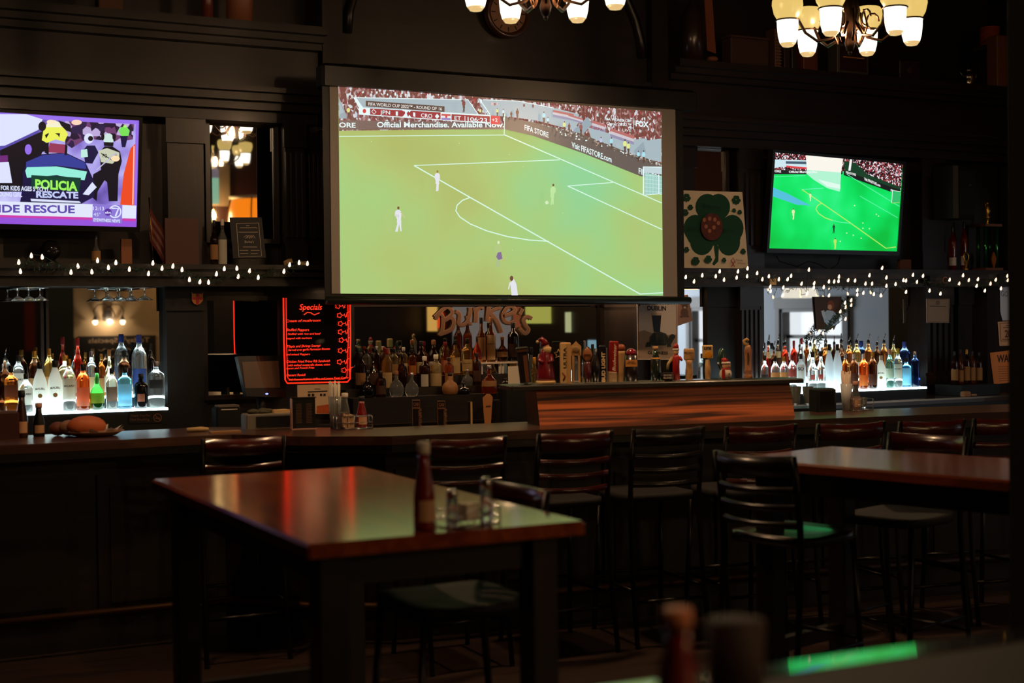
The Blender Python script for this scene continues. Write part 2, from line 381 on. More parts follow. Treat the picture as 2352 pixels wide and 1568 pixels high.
# added warm fill for the lettering and middle bottles, built as a mantel strip
t = thing('fill_strip', 'thin added fill light under the mantel above the middle bottles, hidden behind the projection screen', 'lamp', (4.65, 8.86, 1.86)); MB().box((0, 0, 0), (2.9, .04, .016), BLK).build('housing', t); MB().box((0, .005, -.010), (2.86, .02, .004), em((255, 200, 140), 2)).build('fill_diffuser', t)
light('fill_strip_light', 'AREA', (4.65, 8.85, 1.845), 6.5, WARM, 2.86, (radians(8), 0, 0), .03)
# stepped bottle risers with lit tops: left and right of the middle
GLOW = em((222, 250, 255), 8.5)
def riser(x0, x1, zt, y0=8.58, y1=8.92, steps=2):
    t = thing('bottle_riser', '', 'bottle display', ((x0+x1)/2, (y0+y1)/2, .98))
    for k in range(steps):
        z = zt+.075*k; ya, yb_ = y0+.15*k, (y0+.15*(k+1)-.001) if k < steps-1 else y1
        adopt(MB().box(*wbox(x0, x1, ya, yb_, .981, z-.012), BLK).build('riser_box'), t)
        adopt(MB().box(*wbox(x0, x1, ya-.004, yb_, z-.012, z), GLOW).build('glowing_shelf'), t)['label'] = 'white glowing acrylic shelf top'
    return t
LZ, RZ, CZ = 1.132, 1.066, 1.145
r1 = riser(onY(-60, 940, 8.6).x, onY(384, 936, 8.6).x, LZ); r1['label'] = 'stepped black bottle riser with white glowing tops, left of the cash register'
r2 = riser(onY(1752, 905, 8.6).x, onY(2124, 887, 8.6).x, RZ); r2['label'] = 'stepped black bottle riser with white glowing tops, right of the beer taps'
x0, x1 = onY(806, 915, 8.6).x, onY(1200, 915, 8.6).x; t = thing('bottle_riser', 'unlit stepped wooden riser under the whiskey bottles in the middle of the back bar', 'bottle display', ((x0+x1)/2, 8.75, .98))
for (a, b, c) in ((8.56, 8.689, CZ), (8.69, 8.809, CZ+.05), (8.81, 8.92, CZ+.12)): adopt(MB().box(*wbox(x0, x1, a, b, .981, c), DWH).build('step'), t)
# small white wire shelf in front of the middle mirror
t = thing('wire_shelf', 'small white shelf holding tall bottles under the lettering', 'shelf', tuple(onY(1150, 832, 8.9)))
m = MB(); P = onY(1108, 832, 8.80); Q = onY(1194, 832, 8.80); m.box(*wbox(P.x, Q.x, 8.80, 9.02, P.z-.012, P.z), WHITE); adopt(m.build('shelf_board'), t)
for x in (P.x+.01, (P.x+Q.x)/2, Q.x-.01, Q.x-.12): m = MB(); m.box(*wbox(x-.006, x+.006, 8.825, 8.837, CZ+.12, P.z-.012), WHITE); adopt(m.build('shelf_post'), t)
WSZ = P.z

# ================================================================ FRONT BAR
BART = wood('bar_top_varnished', (54, 30, 20), (78, 46, 30), .34, (1, 8, 8), .2, .03)
fb = thing('front_bar', 'long dark wooden bar counter with a slanted bend, lined with stools', 'bar counter', (3.5, 6.9, 0))
FR = [(-1.5, 7.14), (2.02, 7.14), (2.28, 6.80), (2.67, 6.565), (3.86, 6.45), (7.9, 5.88)]
def offs(P, d):
    out = []
    for i, p in enumerate(P):
        a = Vector(P[max(i-1, 0)]); b = Vector(P[min(i+1, len(P)-1)]); t = (b-a).normalized(); out.append((p[0]-t.y*d, p[1]+t.x*d))
    return out
def ribbon(m, A, B, z0, z1, mat):
    for i in range(len(A)-1):
        q = [A[i], A[i+1], B[i+1], B[i]]
        m.add([(x, y, z0) for x, y in q]+[(x, y, z1) for x, y in q], [(3, 2, 1, 0), (4, 5, 6, 7), (0, 1, 5, 4), (1, 2, 6, 5), (2, 3, 7, 6), (3, 0, 4, 7)], mat)
m = MB(); B2 = offs(FR, .57); ribbon(m, FR, B2, 1.025, 1.07, BART); adopt(m.build('bar_top'), fb)
m = MB(); ribbon(m, offs(FR, .015), offs(FR, .05), .985, 1.025, DWH); ribbon(m, offs(FR, .22), offs(FR, .30), 0.0, 1.02, DWH)
for i in range(len(FR)-1):
    a, b = Vector(offs(FR, .22)[i]), Vector(offs(FR, .22)[i+1]); n = max(1, int((b-a).length/.6)); d = (b-a).normalized(); ang = atan2(d.y, d.x); nn = Vector((d.y, -d.x))
    for k in range(n):
        c = a+(b-a)*((k+.5)/n)+nn*.008; L = (b-a).length/n-.1
        for (w, h, e, mt) in ((L, .72, .012, DW), (L-.12, .58, .022, DWH)): m.box((c.x+nn.x*e*.5, c.y+nn.y*e*.5, .52), (w, e, h), mt, rz=ang)
adopt(m.build('bar_front'), fb)
m = MB(); q = offs(FR, .10); m.tube([(x, y, .2) for x, y in q], .022, pm((70, 46, 26), .5, .8), 8); adopt(m.build('foot_rail'), fb)['label'] = 'brass foot rail'
m = MB(); ribbon(m, offs(FR, .57), offs(FR, .85), .82, .86, pm((90, 90, 90), .3, .9)); ribbon(m, offs(FR, .57), offs(FR, .83), 0, .82, BLK); adopt(m.build('under_counter'), fb)
th = atan2(5.88-6.45, 7.9-3.86); ub = Vector((cos(th), sin(th), 0)); vb = Vector((-sin(th), cos(th), 0))
def onbar(px, py): return onZ(px, py, 1.07)

# raised tap housing on the bar
OAK = wood('oak_front', (64, 28, 15), (214, 112, 56), .45, (.22, .22, 8), .2, .08, 5)
A0 = onbar(1240, 978); A1 = onbar(1826, 958); tp = thing('tap_housing', 'long slanted oak-fronted tap housing with a dark ledge, standing on the bar', 'tap housing', tuple(A0), 0)
d = (A1-A0).normalized(); nrm = Vector((d.y, -d.x, 0)); ZT = 1.262
m = MB(); F0, F1 = A0, A1; TG0, TG1 = A0-nrm*.06+Vector((0, 0, ZT-1.07)), A1-nrm*.06+Vector((0, 0, ZT-1.07)); TK = -nrm*.22
m.add([F0, F1, TG1, TG0], [(0, 1, 2, 3)], OAK); m.add([F0, F0+TK, TG0+TK, TG0], [(0, 3, 2, 1)], DW); m.add([F1, F1+TK, TG1+TK, TG1], [(0, 1, 2, 3)], DW)
m.add([F0+TK, F1+TK, TG1+TK, TG0+TK], [(1, 0, 3, 2)], DW); m.add([TG0, TG1, TG1+TK, TG0+TK], [(0, 1, 2, 3)], DW); m.add([F0, F1, F1+TK, F0+TK], [(3, 2, 1, 0)], DW)
adopt(m.build('slanted_front'), tp)['label'] = 'reddish oak board with dark wavy grain'
m = MB(); c = (TG0+TG1)/2+TK*.35; BANG = atan2(d.y, d.x); m.box((c.x-d.x*.04, c.y-d.y*.04, ZT+.013), ((TG1-TG0).length+.22, .24, .026), DWH, rz=BANG, bev=.012); adopt(m.build('ledge'), tp)
LEDZ = ZT+.026

# ================================================================ PROJECTION SCREEN
YS = 8.35
E_ = em
WT = em((228, 246, 246)); LN = em((215, 248, 232)); CRD = em((130, 92, 86)); MRN = em((150, 62, 66)); GRY = em((168, 185, 192)); GRY2 = em((150, 168, 178))
O0 = onY(1155, 440, YS); ps = thing('projection_screen', 'large pull-down projection screen showing a football match, above the middle of the bar', 'screen', tuple(O0))
FAB = pm((146, 140, 134), .9, key='screen_fabric')
m = MB(); pbox(m, 743, 184, 1570, 690, YS+.006, .004, BLK); adopt(m.build('black_border'), ps)
pc = Pic((0, YS, 0), NY); pc.poly([(757, 188), (762, 674), (1556, 681), (1551, 249)], FAB); adopt(pc.mb.build('screen_fabric'), ps)
m = MB(); a, b = onY(760, 690, YS), onY(1576, 690, YS); m.tube([(a.x-.03, YS, a.z), (b.x+.03, YS, b.z-.03+.03)], .026, pm((26, 30, 22), .35)); adopt(m.build('bottom_bar'), ps)['label'] = 'black weighted bar along the bottom edge'
m = MB(); a, b = onY(735, 165, YS), onY(1597, 236, YS); z = (a.z+b.z)/2; m.box(((a.x+b.x)/2, YS+.03, z), (b.x-a.x, .13, .14), pm((16, 16, 16), .4), bev=.02); adopt(m.build('housing'), ps)
for x in (a.x+.3, b.x-.3): adopt(MB().box((x, YS+.27, z+.0), (.04, .4, .03), BLK).build('wall_bracket'), ps)
G1 = ramp_em('screen_grass', .9, [(.32, (172, 180, 98)), (.45, (174, 196, 116)), (.55, (164, 204, 124)), (.68, (142, 210, 150))])
CROWD = ramp_em('screen_crowd', 75, [(0, (118, 70, 62)), (.36, (150, 104, 98)), (.5, (176, 140, 140)), (.6, (140, 60, 62)), (.68, (215, 218, 222)), (.78, (120, 82, 72)), (.88, (200, 205, 215))], tex='vor', stretch=(1, 1, .6))
PRESS = ramp_em('screen_press', 80, [(0, (96, 84, 74)), (.4, (150, 140, 132)), (.6, (110, 96, 86)), (.75, (205, 205, 200))], tex='vor')
pc = Pic((0, YS-.001, 0), NY, .0003)
def scrn(pc):
    TL, TR, BR, BL = (777, 197), (1519, 257), (1523, 679), (782, 674)
    pc.poly([TL, TR, BR, BL], G1)
    pc.poly([TL, TR, (1520, 384), (1385, 345), (1160, 282), (1150, 296), (779, 300)], CROWD)
    # grey walls of the stands
    pc.poly([(778, 222), (794, 260), (797, 272), (779, 272)], GRY2); pc.poly([(779, 230), (790, 258), (780, 262)], GRY)
    pc.poly([(812, 225), (1075, 229), (1098, 262), (1060, 268), (836, 262)], GRY); pc.poly([(812, 225), (818, 224), (845, 262), (832, 262)], WT)
    pc.poly([(1098, 229), (1180, 231), (1278, 249), (1330, 262), (1322, 300), (1230, 276), (1170, 268), (1115, 264)], GRY)
    pc.line([(812, 224), (1075, 229), (1100, 265)], 2, WT); pc.line([(1100, 226), (1125, 262)], 2, WT); pc.line([(1110, 229), (1190, 232), (1272, 248)], 1.6, WT)
    pc.poly([(1310, 288), (1336, 264), (1336, 272), (1316, 300)], GRY); pc.poly([(1316, 300), (1350, 268), (1360, 285), (1330, 318)], GRY2)
    pc.poly([(1350, 292), (1440, 318), (1490, 322), (1519, 318), (1519, 372), (1460, 360), (1360, 325)], GRY)
    pc.poly([(1450, 340), (1468, 318), (1486, 318), (1486, 350), (1462, 362)], GRY); pc.poly([(1456, 346), (1478, 325), (1484, 352), (1462, 360)], GRY2)
    for k in range(26): x = random.uniform(820, 1500); y = 204+(x-780)*.078+random.uniform(0, 8); pc.ell(x, y, random.uniform(1.5, 3), random.uniform(2.5, 5), random.choice([WT, E_((180, 70, 66)), E_((110, 60, 54)), E_((214, 190, 190))]), 7)
    # flags on the stand
    for (x, y, w, h, s) in ((1270, 252, 48, 16, .2), (1305, 262, 34, 12, .3), (1360, 276, 30, 18, .32), (1402, 294, 54, 20, .34)):
        for j, c in enumerate(((186, 112, 108), (208, 200, 206), (150, 146, 176))): pc.poly([(x, y+j*h/3), (x+w, y+w*s+j*h/3), (x+w, y+w*s+(j+1)*h/3), (x, y+(j+1)*h/3)], E_(c))
    pc.text('LIJEPA', (1359, 294), (1385, 301), 5, MRN, .02)
    # pavement behind the boards with the photographers
    pc.poly([(1235, 283), (1330, 305), (1430, 345), (1519, 375), (1519, 386), (1470, 374), (1385, 338), (1262, 298), (1180, 282)], PRESS)
    # advertising boards
    BD = E_((120, 98, 92)); BD2 = E_((104, 94, 88))
    pc.poly([(780, 276), (1160, 283), (1160, 297), (780, 298)], BD); pc.poly([(1160, 268), (1230, 282), (1380, 330), (1519, 383), (1520, 415), (1470, 404), (1340, 352), (1225, 312), (1160, 297)], BD2)
    pc.text('ORE', (779, 292), (817, 293), 11, WT, .025); pc.text('Official Merchandise. Available Now.', (866, 292), (1158, 292), 12, WT, .025)
    pc.text('FIFA STORE', (1205, 298), (1260, 316), 12, WT, .02); pc.text('Visit FIFASTORE.com', (1313, 338), (1405, 373), 13, WT, .02); pc.text('FIFASTOR', (1467, 398), (1519, 417), 13, WT, .02)
    # pitch markings
    for pts, w in (([(779, 313), (1160, 310)], 1.6), ([(1160, 310), (1520, 466)], 2.2), ([(1159, 262), (1158, 310)], 1.6), ([(951, 380), (1285, 367)], 1.8), ([(951, 380), (1470, 675)], 2.6), ([(1470, 675), (1523, 672)], 2.2),
                   ([(1304, 427), (1408, 419)], 1.8), ([(1304, 427), (1521, 527)], 2.2), ([(1080, 453), (1062, 460), (1050, 471), (1047, 484), (1056, 498), (1080, 514), (1118, 530), (1165, 543), (1215, 551), (1260, 554)], 2.4)): pc.line(pts, w, LN)
    # goal
    pc.poly([(1478, 382), (1520, 384), (1520, 400), (1480, 396)], E_((196, 214, 220))); pc.poly([(1480, 396), (1520, 404), (1520, 446), (1481, 448)], E_((160, 208, 196)))
    pc.line([(1478, 448), (1478, 383), (1520, 384)], 3, WT); pc.line([(1478, 448), (1513, 445), (1520, 446)], 1.5, WT); pc.line([(1513, 400), (1513, 445)], 1.5, WT)
    for k in range(5): pc.line([(1486+k*7, 398+k), (1486+k*7, 446)], .6, WT); pc.line([(1480, 402+k*9), (1520, 406+k*9)], .6, WT)
    # stewards and photographers
    for x, y, h, c in ((800, 272, 28, (225, 222, 140)), (1103, 268, 20, (225, 222, 140)), (1117, 268, 16, (200, 210, 220)), (1142, 268, 20, (225, 222, 140)), (1156, 270, 20, (190, 225, 235)), (1174, 275, 20, (112, 66, 58)), (1188, 277, 28, (112, 70, 62)), (1249, 284, 28, (170, 225, 238)), (1258, 290, 22, (170, 225, 238)), (1296, 304, 26, (225, 230, 150)), (1307, 306, 24, (120, 80, 80)), (1334, 312, 30, (150, 90, 90)), (1380, 340, 26, (190, 195, 225)), (1404, 343, 28, (170, 225, 238)), (1435, 352, 32, (228, 235, 150)), (1443, 356, 30, (228, 235, 150)), (1466, 372, 26, (170, 225, 238)), (1478, 375, 30, (170, 225, 238)), (1065, 258, 30, (130, 66, 60))): pc.person(x, y, h, E_(c), E_((96, 72, 62)), E_((92, 60, 46)), 0, .05)
    for k in range(60):
        t = random.random(); x = 1262+t*250; y = 296+t*82+random.uniform(-5, 3); pc.ell(x, y, random.uniform(1.2, 2.6), random.uniform(1.2, 2.6), random.choice([WT, E_((90, 72, 60)), E_((178, 150, 132)), E_((70, 60, 54))]), 6)
    # score bug
    M2 = E_((158, 54, 60))
    pc.poly([(840, 231), (1021, 244), (1021, 257), (840, 244)], E_((96, 74, 66))); pc.text('FIFA WORLD CUP 2022™ - ROUND OF 16', (846, 242), (1015, 253.5), 7, E_((235, 236, 232)), .01)
    pc.poly([(824, 246), (1127, 264), (1127, 284), (824, 263)], WT); pc.poly([(850, 249), (1012, 258), (1012, 274), (850, 263)], M2); pc.poly([(1037, 262), (1125, 267), (1125, 281), (1037, 276)], M2)
    pc.ell(837, 255, 4, 5, E_((214, 60, 60))); pc.line([(858, 251), (854, 256), (859, 262), (864, 257), (858, 251)], 1.4, WT)
    pc.text('JPN', (873, 262), (896, 263), 9, WT, .01); pc.text('1', (909, 265), (914, 265), 9, WT, .03); pc.text('1', (949, 267), (954, 268), 9, WT, .03)
    pc.poly([(922, 251), (945, 253), (938, 261), (946, 271), (923, 270), (930, 260)], WT); pc.poly([(928, 254), (931, 259), (927, 266), (922, 260)], M2); pc.poly([(938, 255), (942, 261), (937, 268), (934, 260)], M2)
    pc.text('CRO', (967, 269), (993, 271), 9, WT, .01); pc.poly([(999, 267), (1004, 261), (1009, 267), (1004, 273)], WT)
    for j, c in enumerate(((205, 90, 88), (235, 235, 235), (150, 130, 190))): pc.poly([(1014, 261+j*4.6), (1035, 262+j*4.6), (1035, 267+j*4.6), (1014, 266+j*4.6)], E_(c))
    pc.ell(1025, 268, 2.5, 3, E_((210, 60, 60)), 8)
    pc.text('ET', (1044, 275), (1059, 276), 9, WT, .01); pc.line([(1068, 266), (1068, 278)], 1.5, WT); pc.text('106:23', (1074, 278), (1119, 281), 9.5, WT, .015)
    pc.poly([(1127, 265), (1149, 267), (1149, 286), (1127, 285)], E_((214, 66, 72))); pc.text('+2', (1130, 279), (1143, 280), 8, WT, .01)
    pc.text('FIFA WORLD CUP', (1389, 276), (1450, 281), 6, WT, .02); pc.text('Qatar2022™', (1393, 286), (1450, 290), 6.5, WT, .01); pc.line([(1456, 271), (1455, 294)], 1, WT)
    pc.text('FOX', (1460, 289), (1490, 292), 12, WT, .05); pc.text('LIVE', (1430, 301), (1450, 303), 6, WT)
    # players, ball
    WH = E_((226, 228, 236))
    pc.person(1004, 439, 48, WH, hair=E_((150, 120, 60)), stride=.03); pc.person(916, 532, 58, WH, hair=E_((120, 84, 50)), lean=-2, stride=.12)
    pc.line([(920, 487), (930, 499)], 2, E_((206, 196, 150))); pc.text('11', (909, 499), (915, 499), 7, E_((150, 150, 120)))
    pc.person(1268, 470, 48, E_((186, 228, 158)), hair=E_((110, 76, 50)), lean=2, stride=.05); pc.ell(1256, 465, 4, 4, E_((210, 236, 190)))
    pc.person(1144, 613, 60, E_((176, 200, 130)), E_((170, 190, 140)), E_((220, 232, 190)), 0, .06); pc.poly([(1143, 580), (1151, 578), (1154, 594), (1145, 597), (1140, 590)], E_((130, 108, 148))); pc.line([(1150, 596), (1161, 598)], 3, E_((190, 190, 120)))
    pc.poly([(1172, 650), (1180, 640), (1186, 652), (1190, 678), (1175, 678)], WH); pc.line([(1172, 648), (1168, 664)], 2.5, WH); pc.ell(1175, 639, 4, 6, E_((110, 70, 56)))
    for x, y in ((1293, 489), (1177, 574), (1170, 355), (853, 325), (1055, 329), (1202, 383), (1226, 336)): pc.ell(x, y, 1.5, 1, E_((200, 220, 160)), 6)
scrn(pc); adopt(pc.mb.build('projected_picture'), ps)['label'] = 'projected football match with score banner and boards'

# ================================================================ TELEVISIONS
def tilted(px, py, Y, tilt, turn=0):
    O = onY(px, py, Y); n = Matrix.Rotation(turn, 3, 'Z') @ Vector((0, -cos(tilt), -sin(tilt))); return O, n
def television(O, n, corners, label, bez, depth=.05):
    """corners: photo points TL TR BR BL of the lit picture"""
    t = thing('television', label, 'television', tuple(O)); q = [onP(x, y, O, n) for x, y in corners]
    up = ((q[0]-q[3])+(q[1]-q[2])).normalized(); rt = ((q[1]-q[0])+(q[2]-q[3])).normalized()
    def fr(g, dn): return [q[0]-rt*g+up*g+n*dn, q[1]+rt*g+up*g+n*dn, q[2]+rt*g-up*(g+.012)+n*dn, q[3]-rt*g-up*(g+.012)+n*dn]
    m = MB(); a = fr(bez, .012); i = [p+n*.012 for p in q]
    for k in range(4):
        k2 = (k+1) % 4; m.add([a[k], a[k2], i[k2], i[k], q[k]-n*.002, q[k2]-n*.002], [(0, 3, 2, 1), (3, 4, 5, 2)], BLKG)
        b = [p-n*(depth+.012) for p in a]; m.add([a[k], a[k2], b[k2], b[k]], [(0, 1, 2, 3)], BLK)
    m.add([p-n*(depth+.012) for p in a], [(3, 2, 1, 0)], BLK); adopt(m.build('bezel'), t)
    c = sum(q, Vector())/4; m = MB(); m.tube([c-n*(depth+.01), Vector((c.x, YM+.04, c.z))], .035, BLK, 8); m.box((c.x, YM+.035, c.z), (.3, .03, .3), BLK); adopt(m.build('wall_mount'), t)
    return t
# --- right-hand television: the same match, saturated
O, n = tilted(1920, 462, 8.82, radians(6))
tvr = television(O, n, [(1779, 350), (2074, 377), (2060, 577), (1765, 570)], 'flat television showing a bright green football pitch, mounted right of the projection screen', .022)
pc = Pic(O, n, .0003)
GR = ramp_em('tv_grass', 2.2, [(.35, (0, 190, 60)), (.5, (0, 222, 92)), (.62, (20, 236, 110)), (.75, (60, 245, 150))])
pc.poly([(1779, 350), (2074, 377), (2060, 577), (1765, 570)], GR)
CR2 = ramp_em('tv_crowd', 110, [(0, (20, 8, 14)), (.4, (150, 60, 60)), (.55, (50, 20, 30)), (.66, (240, 235, 245)), (.8, (200, 80, 90)), (.9, (20, 10, 14))], tex='vor')
pc.poly([(1779, 350), (2074, 377), (2069, 436), (1990, 412), (1945, 394), (1932, 394), (1778, 398)], CR2)
for q, c in (([(1780, 366), (1852, 368), (1852, 385), (1795, 383), (1779, 386)], (205, 232, 240)), ([(1805, 370), (1852, 371), (1852, 377), (1805, 376)], (70, 90, 110)), ([(1806, 380), (1880, 387), (1880, 391), (1806, 384)], (228, 60, 66)), ([(1778, 390), (1935, 392), (1935, 400), (1778, 400)], (22, 20, 22)), ([(1938, 370), (1965, 374), (1992, 400), (2068, 430), (2068, 448), (1985, 414), (1940, 402)], (14, 60, 34)), ([(1938, 392), (2068, 436), (2067, 448), (1938, 402)], (16, 18, 18))): pc.poly(q, E_(c))
pc.poly([(1851, 355), (1937, 361), (1932, 396), (1853, 390)], E_((250, 246, 236))); pc.poly([(1853, 390), (1932, 396), (1929, 440), (1900, 432), (1868, 412), (1852, 398)], E_((178, 244, 210)))
pc.poly([(1775, 430), (1812, 446), (1862, 472), (1830, 470), (1773, 450)], E_((80, 190, 220))); pc.poly([(1879, 412), (1930, 424), (1930, 434), (1900, 428)], E_((225, 250, 238)))
W2 = E_((245, 245, 245)); pc.line([(1955, 364), (1951, 392)], 5, W2)
pc.text('FIFASTORE', (1943, 398), (1966, 404), 5, W2, .03); pc.text('Visit FIFASTORE.com', (1985, 413), (2022, 429), 6, W2, .03); pc.text('FIFASTORE', (2046, 440), (2068, 448), 6, W2, .03); pc.text('Official Merchandise.', (1812, 397), (1878, 397), 5, W2, .03); pc.text('ORE', (1779, 395), (1794, 396), 5, W2, .03)
YL = E_((190, 235, 100)); TL_ = E_((110, 245, 190))
for pts, w, c in (([(1842, 435), (1892, 432)], 1.2, TL_), ([(1842, 435), (1887, 466), (1955, 513)], 1.8, YL), ([(1955, 513), (2035, 570), (2058, 567)], 1.8, YL), ([(1887, 466), (1878, 472), (1874, 480), (1880, 490), (1895, 500), (1912, 506)], 1.8, YL), ([(1912, 506), (1930, 510), (1955, 513)], 1.2, TL_), ([(1945, 400), (2066, 474)], 1.2, TL_), ([(1975, 450), (2062, 500)], 1, TL_), ([(1778, 406), (1850, 403)], 1, TL_)): pc.line(pts, w, c)
pc.poly([(2048, 436), (2068, 440), (2066, 466), (2048, 466)], E_((50, 190, 110))); pc.line([(2048, 466), (2050, 437), (2068, 440)], 1.5, W2); pc.line([(2048, 466), (2066, 465)], 1, YL)
WP = E_((226, 236, 180)); pc.person(1861, 462, 20, WP, stride=.02); pc.person(1822, 504, 26, WP, stride=.03); pc.person(1915, 536, 22, E_((10, 60, 24)), stride=.1); pc.person(1918, 572, 26, E_((190, 230, 90)), stride=.04)
for x, y in ((1945, 535), (1960, 540), (1978, 547), (1982, 512), (1982, 524), (1930, 554), (2013, 492), (2018, 496), (1997, 525), (1963, 472)): pc.ell(x, y, 1.5, 1.5, E_((220, 250, 180)), 6)
adopt(pc.mb.build('screen_picture'), tvr)['label'] = 'bright green match picture with glare patches'
# --- left-hand television: news
O, n = tilted(120, 390, 8.72, radians(7))
tvl = television(O, n, [(-190, 247), (319, 277), (313, 521), (-194, 509)], 'flat television showing a purple news broadcast about a rescue, at the far left', .02)
pc = Pic(O, n, .0003)
LV = ramp_em('news_street', 5, [(.3, (70, 50, 130)), (.45, (130, 110, 205)), (.6, (170, 160, 235)), (.75, (205, 205, 250))])
VIO = E_((150, 110, 235)); NVY = E_((24, 20, 64)); BK = E_((16, 14, 26)); PW = E_((222, 228, 255))
pc.poly([(-190, 247), (319, 277), (313, 521), (-194, 509)], VIO)
pc.poly([(-188, 262), (312, 285), (306, 472), (-188, 456)], LV)
PUR = ramp_em('news_crowd', 26, [(0, (30, 16, 50)), (.45, (110, 60, 110)), (.6, (40, 24, 70)), (.7, (190, 170, 220))], tex='vor')
pc.poly([(150, 278), (308, 285), (305, 320), (270, 326), (200, 318), (165, 340), (150, 330)], PUR)
pc.poly([(-188, 262), (60, 262), (98, 274), (88, 298), (12, 334), (-188, 350)], PW); pc.poly([(-188, 350), (12, 334), (90, 298), (80, 330), (20, 352), (-188, 372)], E_((88, 76, 170)))
pc.poly([(-10, 366), (30, 342), (105, 330), (60, 440), (-20, 440)], BK); pc.poly([(0, 345), (100, 300), (108, 345), (40, 372), (30, 420), (0, 400)], BK); pc.poly([(-188, 372), (18, 356), (20, 420), (-188, 420)], E_((110, 40, 120)))
pc.poly([(-188, 380), (20, 372), (28, 420), (-188, 420)], PW); pc.ell(65, 343, 8, 12, VIO)
# two rescuers in the distance
pc.poly([(228, 350), (240, 336), (258, 336), (276, 348), (280, 370), (272, 400), (270, 462), (250, 462), (246, 418), (240, 414), (224, 440), (222, 462), (208, 450), (214, 400), (232, 390)], BK)
pc.poly([(226, 346), (246, 340), (274, 350), (274, 362), (258, 376), (232, 372)], E_((200, 205, 180))); pc.text('PO', (236, 361), (246, 362), 8, BK, .02); pc.text('IA', (262, 362), (270, 363), 8, BK, .02); pc.line([(232, 352), (268, 374)], 2, BK); pc.line([(268, 350), (222, 390)], 2.5, E_((190, 190, 220)))
pc.ell(249, 319, 12, 13, E_((206, 232, 226))); pc.poly([(238, 326), (261, 327), (260, 336), (239, 335)], BK); pc.ell(236, 314, 4, 8, BK); pc.ell(262, 314, 4, 8, BK)
pc.poly([(190, 346), (200, 334), (218, 334), (226, 350), (212, 376), (196, 374)], NVY); pc.ell(204, 318, 11, 12, PW); pc.ell(208, 318, 6, 6, BK); pc.poly([(186, 344), (200, 342), (202, 360), (186, 362)], E_((190, 235, 225)))
pc.poly([(272, 300), (278, 292), (290, 290), (298, 300), (295, 312), (280, 314)], E_((120, 226, 90))); pc.poly([(276, 312), (294, 312), (288, 338), (280, 338)], NVY); pc.ell(287, 290, 4, 3, E_((180, 240, 120)))
pc.poly([(300, 340), (311, 330), (308, 472), (276, 470), (284, 400)], E_((238, 76, 36))); pc.line([(308, 335), (305, 470)], 3, E_((255, 190, 180)))
# rescuer seen from behind
pc.poly([(52, 398), (60, 372), (96, 354), (150, 350), (196, 372), (218, 420), (216, 452), (190, 466), (184, 470), (46, 464), (52, 430)], NVY)
pc.poly([(60, 372), (98, 356), (150, 352), (196, 374), (198, 388), (130, 380), (60, 388)], E_((54, 62, 150))); pc.poly([(58, 392), (62, 384), (130, 382), (200, 394), (194, 414), (130, 402), (62, 408)], E_((150, 240, 220)))
pc.poly([(212, 418), (222, 430), (204, 448), (190, 446)], PW); pc.poly([(72, 402), (186, 408), (182, 440), (72, 432)], E_((8, 62, 50)))
pc.text('POLICIA', (81, 432), (178, 438), 20, E_((160, 245, 96)), .04); pc.text('RESCATE', (83, 453), (180, 455), 14, E_((196, 206, 250)), .04)
pc.poly([(70, 456), (182, 462), (186, 466), (72, 462)], PW)
pc.poly([(110, 350), (114, 328), (150, 332), (152, 352)], E_((150, 56, 90))); pc.poly([(102, 350), (106, 326), (112, 326), (112, 356)], BK); pc.poly([(150, 330), (155, 334), (154, 356), (148, 356)], BK)
pc.poly([(96, 322), (100, 298), (108, 284), (126, 276), (142, 284), (156, 308), (148, 326), (128, 320), (108, 328)], E_((236, 240, 90))); pc.poly([(108, 284), (126, 276), (142, 284), (146, 292), (106, 292)], E_((244, 240, 210)))
pc.poly([(103, 310), (112, 305), (112, 308), (106, 318)], BK); pc.poly([(126, 306), (138, 306), (136, 316), (133, 310)], BK); pc.ell(97, 290, 9, 11, BK); pc.poly([(134, 276), (162, 286), (164, 304), (152, 300), (140, 288)], BK)
pc.ell(117, 280, 10, 5, E_((255, 236, 200))); pc.ell(176, 281, 12, 6, E_((255, 215, 190))); pc.ell(265, 364, 10, 7, E_((255, 225, 180)))
pc.text('FOR KIDS AGES 5 TO 11.', (2, 436), (114, 440), 10, PW, .03); pc.text('YOUNG GIRL', (-9, 450), (51, 452), 10, PW, .03)
# lower third
pc.poly([(-194, 456), (313, 472), (312, 502), (-194, 488)], E_((226, 232, 252))); pc.poly([(-194, 488), (312, 502), (312, 508), (-194, 496)], E_((206, 60, 170))); pc.poly([(-194, 493), (313, 508), (313, 521), (-194, 509)], E_((150, 84, 220)))
pc.text('LANDSLIDE RESCUE', (-126, 486), (172, 489), 17, E_((92, 72, 170)), .03)
pc.poly([(213, 469), (281, 471), (280, 513), (212, 510)], E_((140, 120, 214))); pc.text('12:13', (214, 482), (239, 483), 8, PW, .01); pc.text('45°', (215, 496), (231, 497), 8, PW)
pc.ell(264, 486, 15, 15, PW, 24); pc.ell(264, 486, 12, 12, E_((140, 120, 214)), 24); pc.line([(256, 478), (272, 479), (265, 497)], 4, PW); pc.ell(248, 487, 8.5, 8.5, E_((92, 50, 160)), 18); pc.text('abc', (241, 490), (255, 490), 5, PW, .03); pc.text('EYEWITNESS NEWS', (215, 508), (276, 511), 7, PW, .03)
adopt(pc.mb.build('screen_picture'), tvl)['label'] = 'purple news picture with a rescuer seen from behind'

